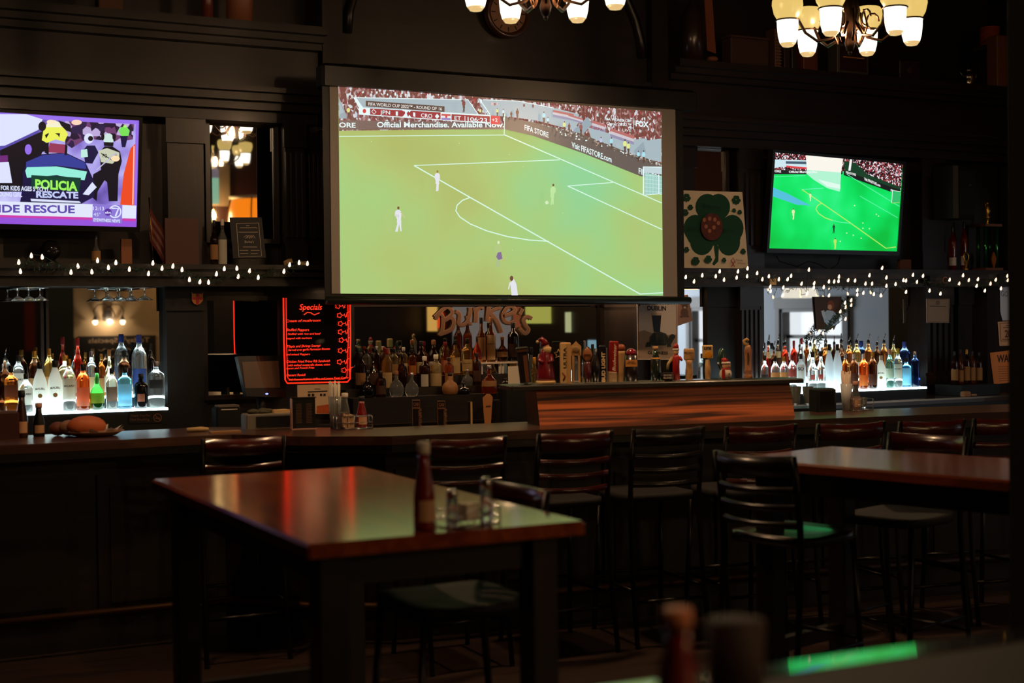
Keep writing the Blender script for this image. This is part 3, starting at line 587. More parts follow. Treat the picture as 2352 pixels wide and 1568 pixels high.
# ================================================================ CHANDELIERS
SH_HI = em((255, 236, 190), 2.2); SH_LO = em((255, 244, 222), 2.6); SH_TIP = em((236, 196, 130), .95); SH_UP = em((232, 196, 110), 1.0)
def chandelier(x, y, z, label, P=None, g='brass chandeliers hanging above the bar'):
    t = thing('chandelier', label, 'chandelier', (x, y, z), 0, g)
    m = MB(); m.tube([(0, 0, 4.9-z), (0, 0, .42)], .012, BRONZE, 8); m.lathe([(.07, 4.86-z), (.07, 4.895-z)], BRONZE)
    adopt2 = lambda o: setattr(o, 'parent', t); adopt2(m.build('ceiling_rod'))
    m = MB(); m.lathe([(.008, -.03), (.02, -.02), (.03, .02), (.018, .06), (.045, .12), (.06, .2), (.04, .28), (.02, .34), (.03, .38), (.012, .43)], BRONZE); m.ball((0, 0, -.035), .012, BRONZE, 8, 6); adopt2(m.build('stem'))
    for k in range(6):
        a = pi/3*k-YAW; c, s_ = cos(a), sin(a)
        pts = [(.03, .1), (.10, .0), (.18, -.02), (.25, .03), (.30, .12), (.33, .2), (.35, .26)]
        m = MB(); m.tube([(r*c, r*s_, h+.05) for r, h in pts], .009, BRONZE, 6); m.tube([((.13+.035*cos(q))*c, (.13+.035*cos(q))*s_, .14+.045*sin(q)) for q in [2*pi*j/10 for j in range(9)]], .006, BRONZE, 5)
        for f in (.5, -.5): m.tube([(.07*cos(a+f), .07*sin(a+f), .02), (.1*cos(a+f), .1*sin(a+f), .1), (.08*cos(a+f), .08*sin(a+f), .2)], .005, BRONZE, 5)
        arm = m.build('arm'); adopt2(arm)
        m = MB(); X, Y_ = .35*c, .35*s_
        m.lathe([(.050, .148), (.060, .158), (.078, .19), (.088, .235), (.086, .262), (.075, .28), (.03, .29)], SH_UP, (X, Y_, 0), 18, cap=False)
        o = m.build('shade'); o.parent = arm; o['label'] = 'flared upper glass of one lamp'
        m = MB(); m.lathe([(.012, .0), (.03, .004), (.044, .022)], SH_TIP, (X, Y_, 0), 18, cap=True); m.lathe([(.044, .022), (.054, .06), (.059, .11), (.060, .148)], SH_LO, (X, Y_, 0), 18, cap=False)
        m.build('glass_bowl').parent = arm
        m = MB(); m.tube([((.066*cos(q))+X, (.066*sin(q))+Y_, .15) for q in [2*pi*j/16 for j in range(17)]], .005, BRONZE, 5, False); m.build('shade_ring').parent = arm
    l = light('chandelier_light', 'POINT', (x, y, z+.06), P or CH_P, WARM, .06); return t
chandelier(5.37, 6.3, 3.16, 'brass chandelier with glowing bell shades, above the right of the bar')
chandelier(3.42, 6.3, 3.19, 'brass chandelier with glowing shades, above the middle, its top cut off by the frame')
chandelier(1.45, 6.3, 3.2, 'brass chandelier above the left bar, seen only as a reflection in the tall upper mirror')

for x_, w_ in ((1.9, 'left'), (4.86, 'middle'), (7.8, 'right')):
    chandelier(x_, .5, 3.6, 'brass chandelier of the dining room, %s one of three, seen only in reflections' % w_, 62, 'dining room chandeliers')

# ================================================================ STRING LIGHTS
BULB = em((255, 214, 178), 2.6); GLD = pm((30, 44, 24), .8, key='garland_green')
LB = [(43, 603), (47, 624), (72, 588), (97, 591), (163, 626), (179, 612), (211, 625), (224, 599), (249, 615), (266, 604), (297, 619), (341, 629), (351, 605), (372, 617), (397, 612), (418, 620), (435, 643), (459, 648), (479, 649), (497, 630), (515, 618), (544, 617), (547, 636), (573, 623), (593, 638), (652, 624), (665, 609), (687, 604), (706, 606)]
RB = [(1575, 637), (1594, 647), (1613, 633), (1644, 635), (1653, 624), (1663, 643), (1692, 638), (1695, 624), (1717, 617), (1716, 635), (1739, 628), (1751, 642), (1769, 659), (1770, 669), (1766, 635), (1789, 642), (1799, 661), (1817, 634), (1809, 642), (1841, 652), (1854, 674), (1858, 620), (1870, 651), (1869, 661), (1892, 660), (1904, 647), (1904, 679), (1916, 647), (1926, 646), (1927, 636), (1948, 644), (1964, 645), (1969, 667), (1969, 677), (1983, 673), (1988, 652), (2003, 652), (1997, 633), (2007, 676), (2023, 679), (2026, 616), (2036, 638), (2036, 657), (2057, 653), (2081, 671), (2081, 645), (2075, 644), (2097, 632), (2106, 648), (2120, 634), (2135, 668), (2160, 675), (2181, 643), (2203, 652), (2212, 633), (2225, 644), (2243, 657), (2246, 642), (2262, 668), (2275, 652), (2287, 643), (2299, 663), (2314, 634), (2315, 644)]
def strand(B, Y, label, gy):
    P = [onY(x, y, Y) for x, y in B]; c = P[len(P)//2]; t = thing('string_lights', label, 'string lights', tuple(c))
    m = MB(); m.tube([p+Vector((0, .012, .012)) for p in P], .0025, GLD, 4); adopt(m.build('cord'), t)
    for p in P:
        m = MB(); a = random.uniform(-.6, .6); q = Vector((sin(a)*.2, -.3, cos(a))).normalized()
        m.tube([p-q*.011, p-q*.006, p+q*.002, p+q*.012, p+q*.02], [.005, .0085, .0085, .006, .002], BULB, 7); adopt(m.build('bulb'), t)
    m = MB()
    for i in range(520):
        u = random.random()*(len(gy)-1); k = int(u); f = u-k; x = gy[k][0]*(1-f)+gy[k+1][0]*f; y = gy[k][1]*(1-f)+gy[k+1][1]*f
        p = onY(x+random.gauss(0, 2), y+random.gauss(0, 5), Y+random.uniform(.0, .035)); d = Vector((random.uniform(-1, 1), random.uniform(-1, .1), random.uniform(-1, 1))).normalized()*.035; e = Vector((-d.z, 0, d.x)).normalized()*.0035
        m.add([p-e, p+e, p+d], [(0, 1, 2)], GLD)
    tag(adopt(m.build('garland'), t), 'dark green needle garland', kind='stuff'); return t
strand(LB, 8.70, 'warm string lights on a dark garland along the mantel, left of the projection screen', [(40, 605), (120, 612), (220, 618), (340, 620), (420, 628), (480, 645), (540, 628), (600, 632), (700, 608)])
strand(RB, 8.70, 'warm string lights on a dark garland along the mantel, right of the projection screen', [(1575, 640), (1700, 632), (1790, 645), (1900, 655), (1990, 652), (2070, 650), (2160, 650), (2240, 650), (2315, 645)])
DB = [(1955, 690), (1942, 706), (1941, 696), (1955, 701), (1930, 716), (1942, 733), (1911, 759), (1890, 766), (1872, 786)]
strand(DB, 8.97, 'end of the string lights hanging down across the right mirror', [(1960, 688), (1935, 712), (1905, 745), (1872, 786)])

# ================================================================ BOTTLES
def glass(c, r=.03): return pm(c, r, 0, .92, key='glass_%d_%d_%d' % c)
GL = dict(clear=glass((225, 230, 226)), amber=glass((196, 104, 38)), dark=glass((92, 46, 22)), gold=glass((224, 178, 92)), green=glass((44, 120, 40)), blue=glass((120, 214, 250)), navy=glass((40, 60, 110)), red=glass((190, 40, 20)), teal=glass((150, 214, 196)), orange=glass((226, 92, 30)), black=pm((14, 13, 14), .12, coat=.6),
          white=pm((236, 238, 232), .3, 0, .35, sss=.6, key='milk_glass'), frost=pm((222, 232, 236), .3, 0, .75, key='frosted_glass'), pale=glass((222, 206, 150)), jug=pm((150, 104, 60), .45))
def milky(c, key):
    m, t, b = newmat(key); L = lin(c); b.inputs['Base Color'].default_value = (*L, 1); b.inputs['Roughness'].default_value = .25
    tr = t.nodes.new('ShaderNodeBsdfTranslucent'); tr.inputs[0].default_value = (*L, 1); mx = t.nodes.new('ShaderNodeMixShader'); mx.inputs[0].default_value = .6
    t.links.new(b.outputs[0], mx.inputs[1]); t.links.new(tr.outputs[0], mx.inputs[2]); t.links.new(mx.outputs[0], t.nodes['Material Output'].inputs[0]); return m
GL['white'] = milky((246, 246, 240), 'milk_white_glass'); GL['frost'] = milky((236, 242, 246), 'frosted_white_glass')
CP = dict(black=pm((20, 18, 18), .4), gold=pm((190, 140, 60), .35, .7), red=pm((130, 22, 26), .45), silver=pm((180, 180, 185), .25, .9), white=pm((220, 215, 200), .5), cork=pm((150, 100, 60), .7), blue=pm((40, 60, 140), .4), pink=pm((190, 140, 120), .5), yellow=pm((190, 180, 60), .5))
LBL = dict(white=(220, 216, 200), cream=(206, 182, 128), tan=(184, 138, 84), black=(24, 22, 22), red=(150, 40, 30), orange=(206, 130, 52), brown=(84, 50, 34), blue=(40, 70, 150), lightblue=(150, 214, 236), green=(150, 170, 40), peach=(206, 128, 96))
KIND = dict(
    std=[(.94, 0), (1, .02), (1, .63), (.94, .69), (.66, .76), (.38, .81), (.33, .85), (.31, .93)], long=[(.95, 0), (1, .02), (1, .52), (.9, .60), (.55, .68), (.36, .74), (.32, .94)],
    taper=[(.95, 0), (1, .02), (1, .50), (.92, .60), (.72, .70), (.46, .80), (.34, .86), (.32, .94)], square=[(.95, 0), (1, .02), (1, .66), (.92, .72), (.45, .78), (.30, .82), (.30, .94)],
    round=[(.7, 0), (.9, .04), (1, .22), (.98, .36), (.8, .50), (.4, .62), (.26, .70), (.24, .92)], bulb=[(.8, 0), (1, .05), (1, .32), (.85, .45), (.45, .58), (.33, .62), (.36, .72), (.30, .74), (.28, .92)],
    decan=[(.9, 0), (1, .03), (.95, .35), (.8, .48), (.42, .60), (.26, .66), (.26, .92)], shoulder=[(.95, 0), (1, .03), (1, .60), (.96, .68), (.7, .74), (.36, .78), (.34, .94)])
NTH = 'first second third fourth fifth sixth seventh eighth ninth tenth eleventh twelfth thirteenth fourteenth fifteenth sixteenth seventeenth eighteenth nineteenth twentieth'.split()
GW = dict(clear='clear', amber='amber', dark='dark brown', gold='golden', green='green', blue='bright blue', navy='dark blue', red='red', teal='pale teal', orange='orange', black='black', white='milk white', frost='frosted', pale='pale yellow', jug='tan stoneware')
def bottle(px, top, w, kind, gl, cap, lab=None, lo=.12, hi=.45, text=None, Y=8.645, z=LZ, label='', group=None, pour=0, tc=(40, 30, 26), arc=60, deco=0):
    base = onY(px, 900, Y); P = Vector((base.x, Y, z)); H = ht(px, top, P)-z; r = w/2*scl(P); rz = -atan2(P.x, P.y); prof = KIND[kind]; sq = 5 if kind == 'square' else 2
    if pour: H0 = H; H = H*.86
    m = MB(); m.lathe([(r*a, H*b) for a, b in prof], GL[gl], seg=16, sy=.8 if kind == 'square' else 1, sq=sq, cap=gl not in ('white', 'frost'))
    o = tag(m.build('bottle', loc=P, rot=(0, 0, rz)), label, 'bottle', group)
    nr = r*prof[-1][0]*1.15; m = MB()
    if pour:
        m.lathe([(nr, H*.9), (nr*1.1, H*.97), (nr*.7, H*1.0), (nr*.3, H*1.02)], CP['black'], seg=10); m.tube([(0, 0, H), (nr*.4, 0, H*1.06), (nr*1.2, 0, H0)], .0035, CP['silver'], 6); m.build('pourer', o)
    else:
        m.lathe([(nr, H*.86), (nr*1.05, H*.88), (nr*1.05, H*.985), (nr*.9, H)], CP[cap], seg=12); m.build('cap', o)
    if lab:
        m = MB(); R_ = r*1.015; A = radians(arc); n = 10
        def q(u, h, k=1.0):
            a = u
            if sq == 5: f = (abs(sin(a))**5+abs(cos(a))**5)**(-.2); return (R_*k*f*sin(a), -R_*k*f*cos(a)*.8, h)
            return (R_*k*sin(a), -R_*k*cos(a), h)
        vs = [q(-A+2*A*i/n, H*h) for h in (lo, hi) for i in range(n+1)]
        m.add(vs, [(i, i+1, n+2+i, n+1+i) for i in range(n)], pm(LBL[lab], .8, trans=.4), True)
        if text:
            tv, tf, tw = textmesh(text, .03); W = R_*2*A*.8; k = W/tw; k2 = min(k, H*(hi-lo)*.35/.7); c = H*(lo+(hi-lo)*.62)
            m.add([q(((x/tw)-.5)*W/R_, c+y*k2, 1.012) for x, y in tv], tf, pm(tc, .6))
        m.build('label', o)
    if deco:
        tv, tf, tw = textmesh('MALIBU', .03); R_ = r*1.02; W = R_*1.3; m = MB(); m.add([(R_*sin((x/tw-.5)*W/R_), -R_*cos((x/tw-.5)*W/R_), H*.44+y*W/tw+.004*cos((x/tw-.5)*3)) for x, y in tv], tf, pm((90, 60, 36), .6)); m.build('lettering', o)
        m = MB(); m.lathe([(.001, 0), (r*.3, 0)], pm((176, 140, 70), .6), seg=14, cap=False); e = m.build('palm_emblem', o); e.location = (0, -r*1.02, H*.33); e.rotation_euler = (radians(90), 0, 0)
    return o
def row(items, rowname, Y, z, cat=None):
    items = sorted(items, key=lambda i: i[0])
    for n, it in enumerate(items):
        px, top, w, kind, gl, cap, lab = it[:7]; ex = dict(it[7]) if len(it) > 7 else {}
        pr = ex.get('pour'); nm = ex.pop('d', None)
        d = nm or '%s bottle, %s, %s, %s from left, %s' % (GW[gl], (lab+' label') if lab else 'no label', 'steel pourer' if pr else cap+' cap', NTH[n], rowname)
        bottle(px, top, w, kind, gl, cap, lab, Y=ex.pop('Y', Y), z=ex.pop('z', z), label=d, group='bottles, '+rowname, **ex)
B_ = dict(text='BACARDI')
row([(3, 838, 14, 'std', 'dark', 'black', None), (26, 840, 30, 'square', 'amber', 'black', 'brown', dict(lo=.35, hi=.6)), (60, 858, 29, 'std', 'clear', 'black', 'white', dict(lo=.2, hi=.62, text='BACARDI')),
     (92, 831, 33, 'taper', 'white', 'black', None, dict(d='milk white rum bottle with palm motif, left of the two white ones on left shelf', deco=1)),
     (127, 827, 34, 'taper', 'white', 'black', None, dict(d='milk white rum bottle with palm motif, right of the two white ones on left shelf', deco=1)),
     (159, 824, 30, 'std', 'clear', 'gold', 'white', dict(lo=.22, hi=.62, text='BACARDI')), (191, 836, 31, 'std', 'orange', 'black', 'peach', dict(lo=.1, hi=.5)),
     (223, 843, 33, 'bulb', 'green', 'black', 'green', dict(lo=.16, hi=.40)), (257, 845, 27, 'std', 'clear', 'black', 'brown', dict(lo=.2, hi=.55)),
     (287, 843, 31, 'square', 'blue', 'black', 'lightblue', dict(lo=.08, hi=.6, d='bright blue square gin bottle with oval medallion label on the left lit shelf')),
     (324, 858, 32, 'shoulder', 'black', 'black', 'peach', dict(lo=.2, hi=.42, arc=30)), (359, 828, 38, 'square', 'clear', 'silver', 'black', dict(lo=.42, hi=.6, arc=40))],
    'left lit shelf front', 8.64, LZ)
row([(12, 800, 20, 'long', 'dark', 'black', None, dict(pour=1)), (43, 815, 27, 'std', 'clear', 'black', 'white', dict(text='BACARDI', lo=.2, hi=.6)), (80, 806, 27, 'std', 'dark', 'gold', 'tan'), (114, 800, 24, 'std', 'gold', 'gold', 'tan', dict(lo=.05)), (151, 815, 33, 'shoulder', 'pale', 'gold', 'cream'),
     (180, 775, 24, 'long', 'red', 'red', 'white', dict(lo=.1, hi=.3)), (211, 806, 23, 'shoulder', 'clear', 'silver', 'cream'), (234, 812, 18, 'std', 'amber', 'gold', 'tan'), (252, 803, 30, 'round', 'pale', 'cork', 'white'), (286, 805, 28, 'std', 'dark', 'black', 'tan', dict(lo=.1)), (321, 768, 34, 'std', 'clear', 'blue', 'blue', dict(lo=.16, hi=.45)), (348, 788, 20, 'std', 'black', 'black', None)],
    'left lit shelf back', 8.79, LZ+.063)
row([(1757, 816, 18, 'shoulder', 'clear', 'black', 'black', dict(lo=.15, hi=.5)), (1781, 818, 21, 'std', 'clear', 'black', 'orange', dict(lo=.42, hi=.56)), (1801, 818, 21, 'std', 'clear', 'gold', 'orange', dict(lo=.42, hi=.56)), (1820, 815, 21, 'std', 'clear', 'red', 'red', dict(lo=.42, hi=.62)),
     (1840, 812, 22, 'std', 'frost', 'black', 'white', dict(lo=.3, hi=.72, text='SO', arc=45)), (1867, 808, 23, 'long', 'clear', 'black', 'red', dict(lo=.3, hi=.42, arc=25)), (1886, 806, 22, 'long', 'clear', 'black', 'red', dict(lo=.3, hi=.42, arc=30)),
     (1905, 790, 21, 'taper', 'frost', 'black', None, dict(d='frosted bottle with black cap, left of the two frosted ones on right shelf')), (1924, 790, 21, 'taper', 'frost', 'black', None, dict(d='frosted bottle with black cap, right of the two frosted ones on right shelf')),
     (1942, 812, 18, 'std', 'amber', 'silver', 'tan', dict(lo=.1, hi=.4)), (1962, 812, 20, 'std', 'dark', 'white', 'brown'), (1984, 812, 22, 'std', 'orange', 'white', 'orange', dict(lo=.1, hi=.4)), (2005, 808, 21, 'std', 'dark', 'gold', 'brown', dict(lo=.1, hi=.4)),
     (2024, 816, 23, 'taper', 'white', 'white', None, dict(d='milk white rum bottle with palm motif on the right lit shelf', deco=1)), (2044, 801, 18, 'std', 'teal', 'pink', 'white', dict(lo=.25, hi=.5)), (2063, 800, 20, 'std', 'clear', 'yellow', 'white', dict(lo=.25, hi=.6, text='BACARDI')),
     (2082, 822, 22, 'square', 'blue', 'black', 'lightblue', dict(lo=.08, hi=.66, d='bright blue square gin bottle with oval medallion label on the right lit shelf')), (2102, 806, 22, 'square', 'navy', 'silver', None)],
    'right lit shelf front', 8.64, RZ)
row([(1754, 785, 10, 'long', 'dark', 'black', None, dict(pour=1)), (1765, 768, 14, 'long', 'red', 'black', 'cream', dict(pour=1, lo=.6, hi=.75)), (1778, 783, 15, 'std', 'dark', 'black', None, dict(pour=1)), (1788, 766, 13, 'long', 'dark', 'black', 'cream', dict(pour=1, lo=.6, hi=.75)), (1804, 770, 16, 'std', 'red', 'black', None, dict(pour=1)), (1824, 782, 16, 'std', 'red', 'red', None), (1842, 776, 15, 'long', 'clear', 'red', None),
     (1862, 772, 16, 'long', 'clear', 'red', None, dict(pour=1)), (1880, 790, 15, 'std', 'dark', 'black', None, dict(pour=1)), (1896, 775, 14, 'std', 'amber', 'black', None, dict(pour=1)), (1934, 780, 16, 'std', 'dark', 'black', None, dict(pour=1)), (1950, 770, 18, 'std', 'amber', 'black', 'tan', dict(pour=1)), (1968, 766, 20, 'std', 'gold', 'black', 'white', dict(pour=1)), (1995, 766, 20, 'std', 'amber', 'black', 'tan', dict(pour=1)),
     (2015, 772, 16, 'std', 'dark', 'black', None, dict(pour=1)), (2031, 766, 18, 'std', 'amber', 'black', None, dict(pour=1)), (2053, 768, 16, 'std', 'gold', 'black', None, dict(pour=1)), (2078, 784, 26, 'std', 'navy', 'blue', None)],
    'right lit shelf back', 8.79, RZ+.063)
# whiskey bottles in the middle
row([(845, 850, 30, 'bulb', 'black', 'black', None), (875, 852, 24, 'std', 'dark', 'black', 'brown'), (911, 852, 34, 'round', 'clear', 'cork', None), (946, 856, 32, 'round', 'clear', 'silver', None, dict(lo=.1)), (1034, 856, 38, 'round', 'jug', 'black', None), (1064, 878, 36, 'round', 'black', 'black', None), (1124, 838, 38, 'decan', 'orange', 'silver', 'tan', dict(lo=.25, hi=.45)), (1160, 868, 22, 'std', 'dark', 'black', 'brown')],
    'middle riser front', 8.62, CZ)
row([(829, 810, 26, 'std', 'dark', 'black', 'tan'), (858, 812, 26, 'round', 'black', 'black', 'brown'), (890, 800, 24, 'std', 'gold', 'red', 'cream', dict(lo=.02, hi=.4)), (925, 812, 22, 'long', 'dark', 'black', None), (976, 818, 26, 'shoulder', 'dark', 'white', 'white', dict(lo=.02, hi=.42, arc=40)), (1002, 814, 28, 'shoulder', 'pale', 'white', 'cream', dict(lo=.02, hi=.42)), (1032, 820, 22, 'std', 'amber', 'black', 'tan'), (1074, 848, 26, 'round', 'clear', 'silver', None), (1096, 810, 20, 'std', 'dark', 'black', 'brown')],
    'middle riser second row', 8.75, CZ+.05)
row([(822, 798, 22, 'std', 'dark', 'black', None), (843, 800, 20, 'std', 'clear', 'black', 'brown'), (865, 795, 22, 'std', 'dark', 'silver', None), (884, 797, 18, 'long', 'amber', 'red', None), (906, 800, 22, 'std', 'pale', 'black', 'tan'), (928, 797, 20, 'std', 'gold', 'white', 'cream'), (948, 802, 20, 'std', 'amber', 'black', 'orange', dict(lo=.05, hi=.4)), (968, 783, 24, 'long', 'dark', 'black', 'cream', dict(lo=.08, hi=.4)), (997, 781, 26, 'long', 'dark', 'cork', 'white', dict(lo=.08, hi=.4)), (1024, 785, 22, 'long', 'amber', 'red', 'peach', dict(lo=.1, hi=.45)), (1047, 780, 24, 'long', 'gold', 'black', 'cream', dict(lo=.05, hi=.5)),
     (1074, 777, 26, 'std', 'gold', 'black', 'cream', dict(lo=.1, hi=.42, text='GLENGOYNE 12')), (1099, 772, 25, 'taper', 'orange', 'black', 'orange', dict(lo=.1, hi=.4)), (1180, 800, 20, 'std', 'gold', 'black', 'cream')],
    'middle riser back row', 8.865, CZ+.12)
row([(1107, 728, 21, 'long', 'amber', 'black', 'tan', dict(lo=.05, hi=.55)), (1129, 728, 22, 'long', 'amber', 'cork', 'cream', dict(lo=.05, hi=.6, text='THE MAC 12')), (1155, 773, 28, 'decan', 'dark', 'cork', 'tan', dict(lo=.2, hi=.4)), (1180, 740, 26, 'shoulder', 'black', 'black', 'brown')], 'row on white shelf', 8.86, WSZ)
row([(1212, 812, 20, 'std', 'clear', 'white', None), (1228, 820, 22, 'shoulder', 'gold', 'gold', 'orange'), (1322, 800, 20, 'std', 'clear', 'black', 'white'), (1344, 782, 15, 'std', 'clear', 'silver', 'tan'), (1362, 790, 20, 'std', 'amber', 'black', 'cream')], 'row behind the tap handles', 8.72, 1.02)
row([(2193, 806, 18, 'std', 'dark', 'black', 'tan'), (2207, 802, 15, 'long', 'amber', 'black', 'tan', dict(lo=.08, hi=.4)), (2221, 802, 16, 'std', 'dark', 'gold', 'tan', dict(lo=.1, hi=.5)), (2234, 806, 16, 'std', 'amber', 'black', 'tan', dict(lo=.1, hi=.5)), (2249, 808, 17, 'std', 'dark', 'black', 'tan', dict(lo=.1, hi=.5))], 'small dim group at right end', 8.70, 1.07)
tag(MB().box((onY(2222, 880, 8.7).x, 8.7, 1.025), (.42, .3, .085), BLK).build('display_box'), 'low black box carrying the dim bottles at the right end of the counter', 'box')
xa_, xb_ = onY(1204, 880, 8.72).x, onY(1384, 880, 8.72).x; tag(MB().box(((xa_+xb_)/2, 8.72, 1.0), (xb_-xa_, .2, .035), BLK).build('bottle_plinth'), 'low black plinth under the bottles behind the tap handles', 'plinth')
row([(497, 505, 20, 'long', 'dark', 'black', 'tan', dict(d='dark bottle standing on the mantel before the tall upper mirror')), (516, 503, 22, 'long', 'clear', 'white', 'white', dict(d='clear bottle with pale label on the mantel, beside the black plaque', lo=.02, hi=.55)), (226, 540, 22, 'decan', 'clear', 'silver', 'tan', dict(d='clear decorative bottle on the mantel under the news television'))], 'mantel', 8.85, 2.005)

# ================================================================ PRINTS, SIGNS AND SMALL THINGS ON THE WALL
def sheet(name, cat, label, pts, Y, mat, thick=.004, n=None, O=None):
    """thin flat thing whose outline is pts on plane Y; returns (object, Pic to draw on it)"""
    O = O or Vector((0, Y, 0)); n = n or NY; q = [onP(x, y, O, n) for x, y in pts]; c = sum(q, Vector())/len(q); nn = n.normalized()
    m = MB(); m.prism([p-c for p in q], -nn*thick, mat); o = tag(m.build(name, loc=c), label, cat)
    return o, Pic(O+nn*.0006, n, .0003)
def fin(pc, name, par, lab=None):
    o = adopt(pc.mb.build(name), par)
    if lab: o['label'] = lab
    return o
INK = pm((30, 28, 28), .7); GRN = pm((24, 92, 62), .7); GRN2 = pm((18, 74, 52), .7)
def clover(pc, x, y, s, mat):
    for a in (-90, 30, 150): a = radians(a+4); pc.ell(x+s*.42*cos(a)-s*.18*sin(a), y+s*.42*sin(a)+s*.18*cos(a), s*.36, s*.36, mat, 12); pc.ell(x+s*.42*cos(a)+s*.18*sin(a), y+s*.42*sin(a)-s*.18*cos(a), s*.36, s*.36, mat, 12)
    pc.poly([(x-s*.08, y), (x+s*.1, y), (x+s*.05, y+s*.9), (x-s*.12, y+s*.95)], mat)
o, pc = sheet('shamrock_poster', 'poster', 'white poster with a big green shamrock, leaning on the mantel right of the projection screen', [(1568, 437), (1705, 441), (1719, 618), (1572, 618)], 8.86, pm((232, 220, 196), .8), .012)
for x, y, rx, ry in ((1625, 475, 28, 30), (1650, 475, 27, 30), (1636, 498, 30, 24), (1597, 524, 27, 31), (1612, 555, 27, 31), (1607, 538, 30, 30), (1682, 524, 26, 31), (1674, 556, 26, 31), (1674, 540, 28, 30), (1640, 530, 26, 34)): pc.ell(x, y, rx, ry, GRN2, 20)
pc.poly([(1641, 548), (1651, 570), (1650, 600), (1640, 610), (1636, 606), (1643, 592), (1640, 570)], GRN2)
for x, y, s in ((1577, 454, 12), (1691, 459, 13), (1586, 476, 8), (1574, 488, 10), (1686, 483, 6), (1699, 487, 7), (1577, 573, 8), (1707, 577, 8), (1598, 599, 12), (1627, 595, 11), (1663, 597, 7)): clover(pc, x, y, s, GRN2)
PH = ramp = pm((92, 44, 36), .6, var=.8, scale=30); pc.ell(1635, 521, 25, 31, PH, 24)
for x, y in ((1618, 505), (1630, 502), (1642, 504), (1650, 512), (1622, 520), (1640, 522), (1630, 530)): pc.ell(x, y, 4, 5, pm((170, 110, 84), .6), 8)
pc.text('Timmy', (1613, 476), (1657, 480), 10, pm((14, 50, 38), .7), shear=.2); pc.text('John', (1579, 526), (1606, 530), 8, pm((14, 50, 38), .7)); pc.text('Burke', (1662, 531), (1690, 533), 7, pm((14, 50, 38), .7))
pc.text('friends', (1690, 598), (1706, 600), 4, INK); pc.text('of Karen', (1694, 606), (1712, 607), 4, pm((140, 50, 40), .7)); pc.line([(1680, 612), (1688, 600), (1684, 592), (1679, 598), (1687, 612)], 2, pm((170, 60, 40), .6)); fin(pc, 'shamrock_print', o, 'green shamrock with a round photograph in the middle')
# tortoise poster, flat metal sign
o, pc = sheet('tortoise_poster', 'poster', 'pale metal sign of a tortoise carrying a dark pint on its shell', [(1463, 640), (1556, 640), (1556, 826), (1465, 826)], 8.80, pm((250, 234, 220), .5, var=.04, scale=6), .006)
pc.poly([(1466, 762), (1480, 758), (1510, 770), (1553, 768), (1553, 823), (1467, 823)], pm((186, 158, 132), .6)); pc.line([(1465, 640), (1467, 824), (1554, 824), (1554, 640)], 1.5, pm((150, 120, 96), .5))
pc.text('JUST IN FROM', (1467, 699), (1550, 699), 10, INK, .03); pc.text('DUBLIN', (1487, 712), (1530, 713), 10, INK, .03)
TT = pm((52, 60, 54), .7); TT2 = pm((76, 82, 70), .7)
pc.poly([(1490, 790), (1492, 774), (1500, 764), (1516, 761), (1530, 766), (1538, 780), (1536, 790)], TT2); pc.poly([(1494, 786), (1497, 772), (1505, 765), (1508, 786)], TT); pc.poly([(1512, 786), (1511, 764), (1523, 766), (1526, 786)], TT); pc.poly([(1529, 786), (1526, 768), (1534, 776), (1536, 786)], TT)
pc.poly([(1534, 784), (1537, 772), (1542, 767), (1549, 769), (1548, 778), (1542, 790)], TT); pc.ell(1545, 773, 6, 6, TT); pc.poly([(1486, 786), (1494, 784), (1496, 796), (1482, 797)], TT); pc.poly([(1532, 786), (1540, 786), (1542, 796), (1532, 797)], TT); pc.poly([(1494, 788), (1532, 788), (1530, 793), (1497, 793)], TT)
pc.poly([(1498, 723), (1519, 723), (1516, 762), (1502, 762)], pm((24, 18, 16), .3)); pc.poly([(1498, 719), (1519, 719), (1519, 724), (1498, 724)], pm((226, 206, 170), .5)); pc.text('GUINNESS', (1488, 813), (1534, 814), 7, INK, .02); fin(pc, 'printed_picture', o)
o, pc = sheet('bear_card', 'card', 'small tilted pinkish card with a seated teddy bear drawing, beside the tortoise sign', [(1553, 682), (1580, 676), (1592, 736), (1555, 749)], 8.84, pm((168, 128, 112), .7), .003)
for x, y, rx, ry in ((1573, 703, 7, 7), (1572, 718, 9, 11), (1566, 698, 3, 3), (1579, 697, 3, 3), (1565, 727, 4, 3), (1579, 726, 4, 3)): pc.ell(x, y, rx, ry, pm((110, 84, 70), .7), 10)
pc.ell(1573, 706, 3, 2.5, PAPER, 8); fin(pc, 'bear_drawing', o)
o, pc = sheet('portrait_picture', 'picture', 'small dark portrait of a seated figure in pale blue clothing, hanging before the right mirror', [(1872, 681), (1933, 681), (1931, 722), (1916, 757), (1878, 756)], 9.03, pm((58, 34, 26), .5), .012)
pc.ell(1908, 701, 8, 12, pm((120, 60, 36), .7), 12); pc.ell(1906, 705, 5, 6, pm((190, 140, 116), .7), 10); pc.poly([(1888, 722), (1900, 712), (1914, 714), (1928, 728), (1928, 742), (1906, 752), (1894, 740)], pm((150, 165, 180), .7, var=.2, scale=40)); pc.poly([(1886, 714), (1893, 712), (1898, 732), (1890, 728)], pm((170, 180, 190), .7)); fin(pc, 'painted_figure', o)
o, pc = sheet('licence_sheet', 'notice', 'framed pale certificate pinned on the fluted pilaster right of the lit bottles', [(2128, 686), (2181, 686), (2180, 741), (2129, 741)], 8.91, pm((150, 128, 108), .5, coat=.5), .006)
pc.line([(2130, 688), (2179, 688), (2178, 739), (2131, 739), (2130, 688)], 1.2, pm((110, 90, 76), .6)); pc.ell(2154, 695, 5, 5, pm((110, 90, 76), .6)); pc.line([(2136, 703), (2173, 704)], 1.5, INK); fin(pc, 'print', o)
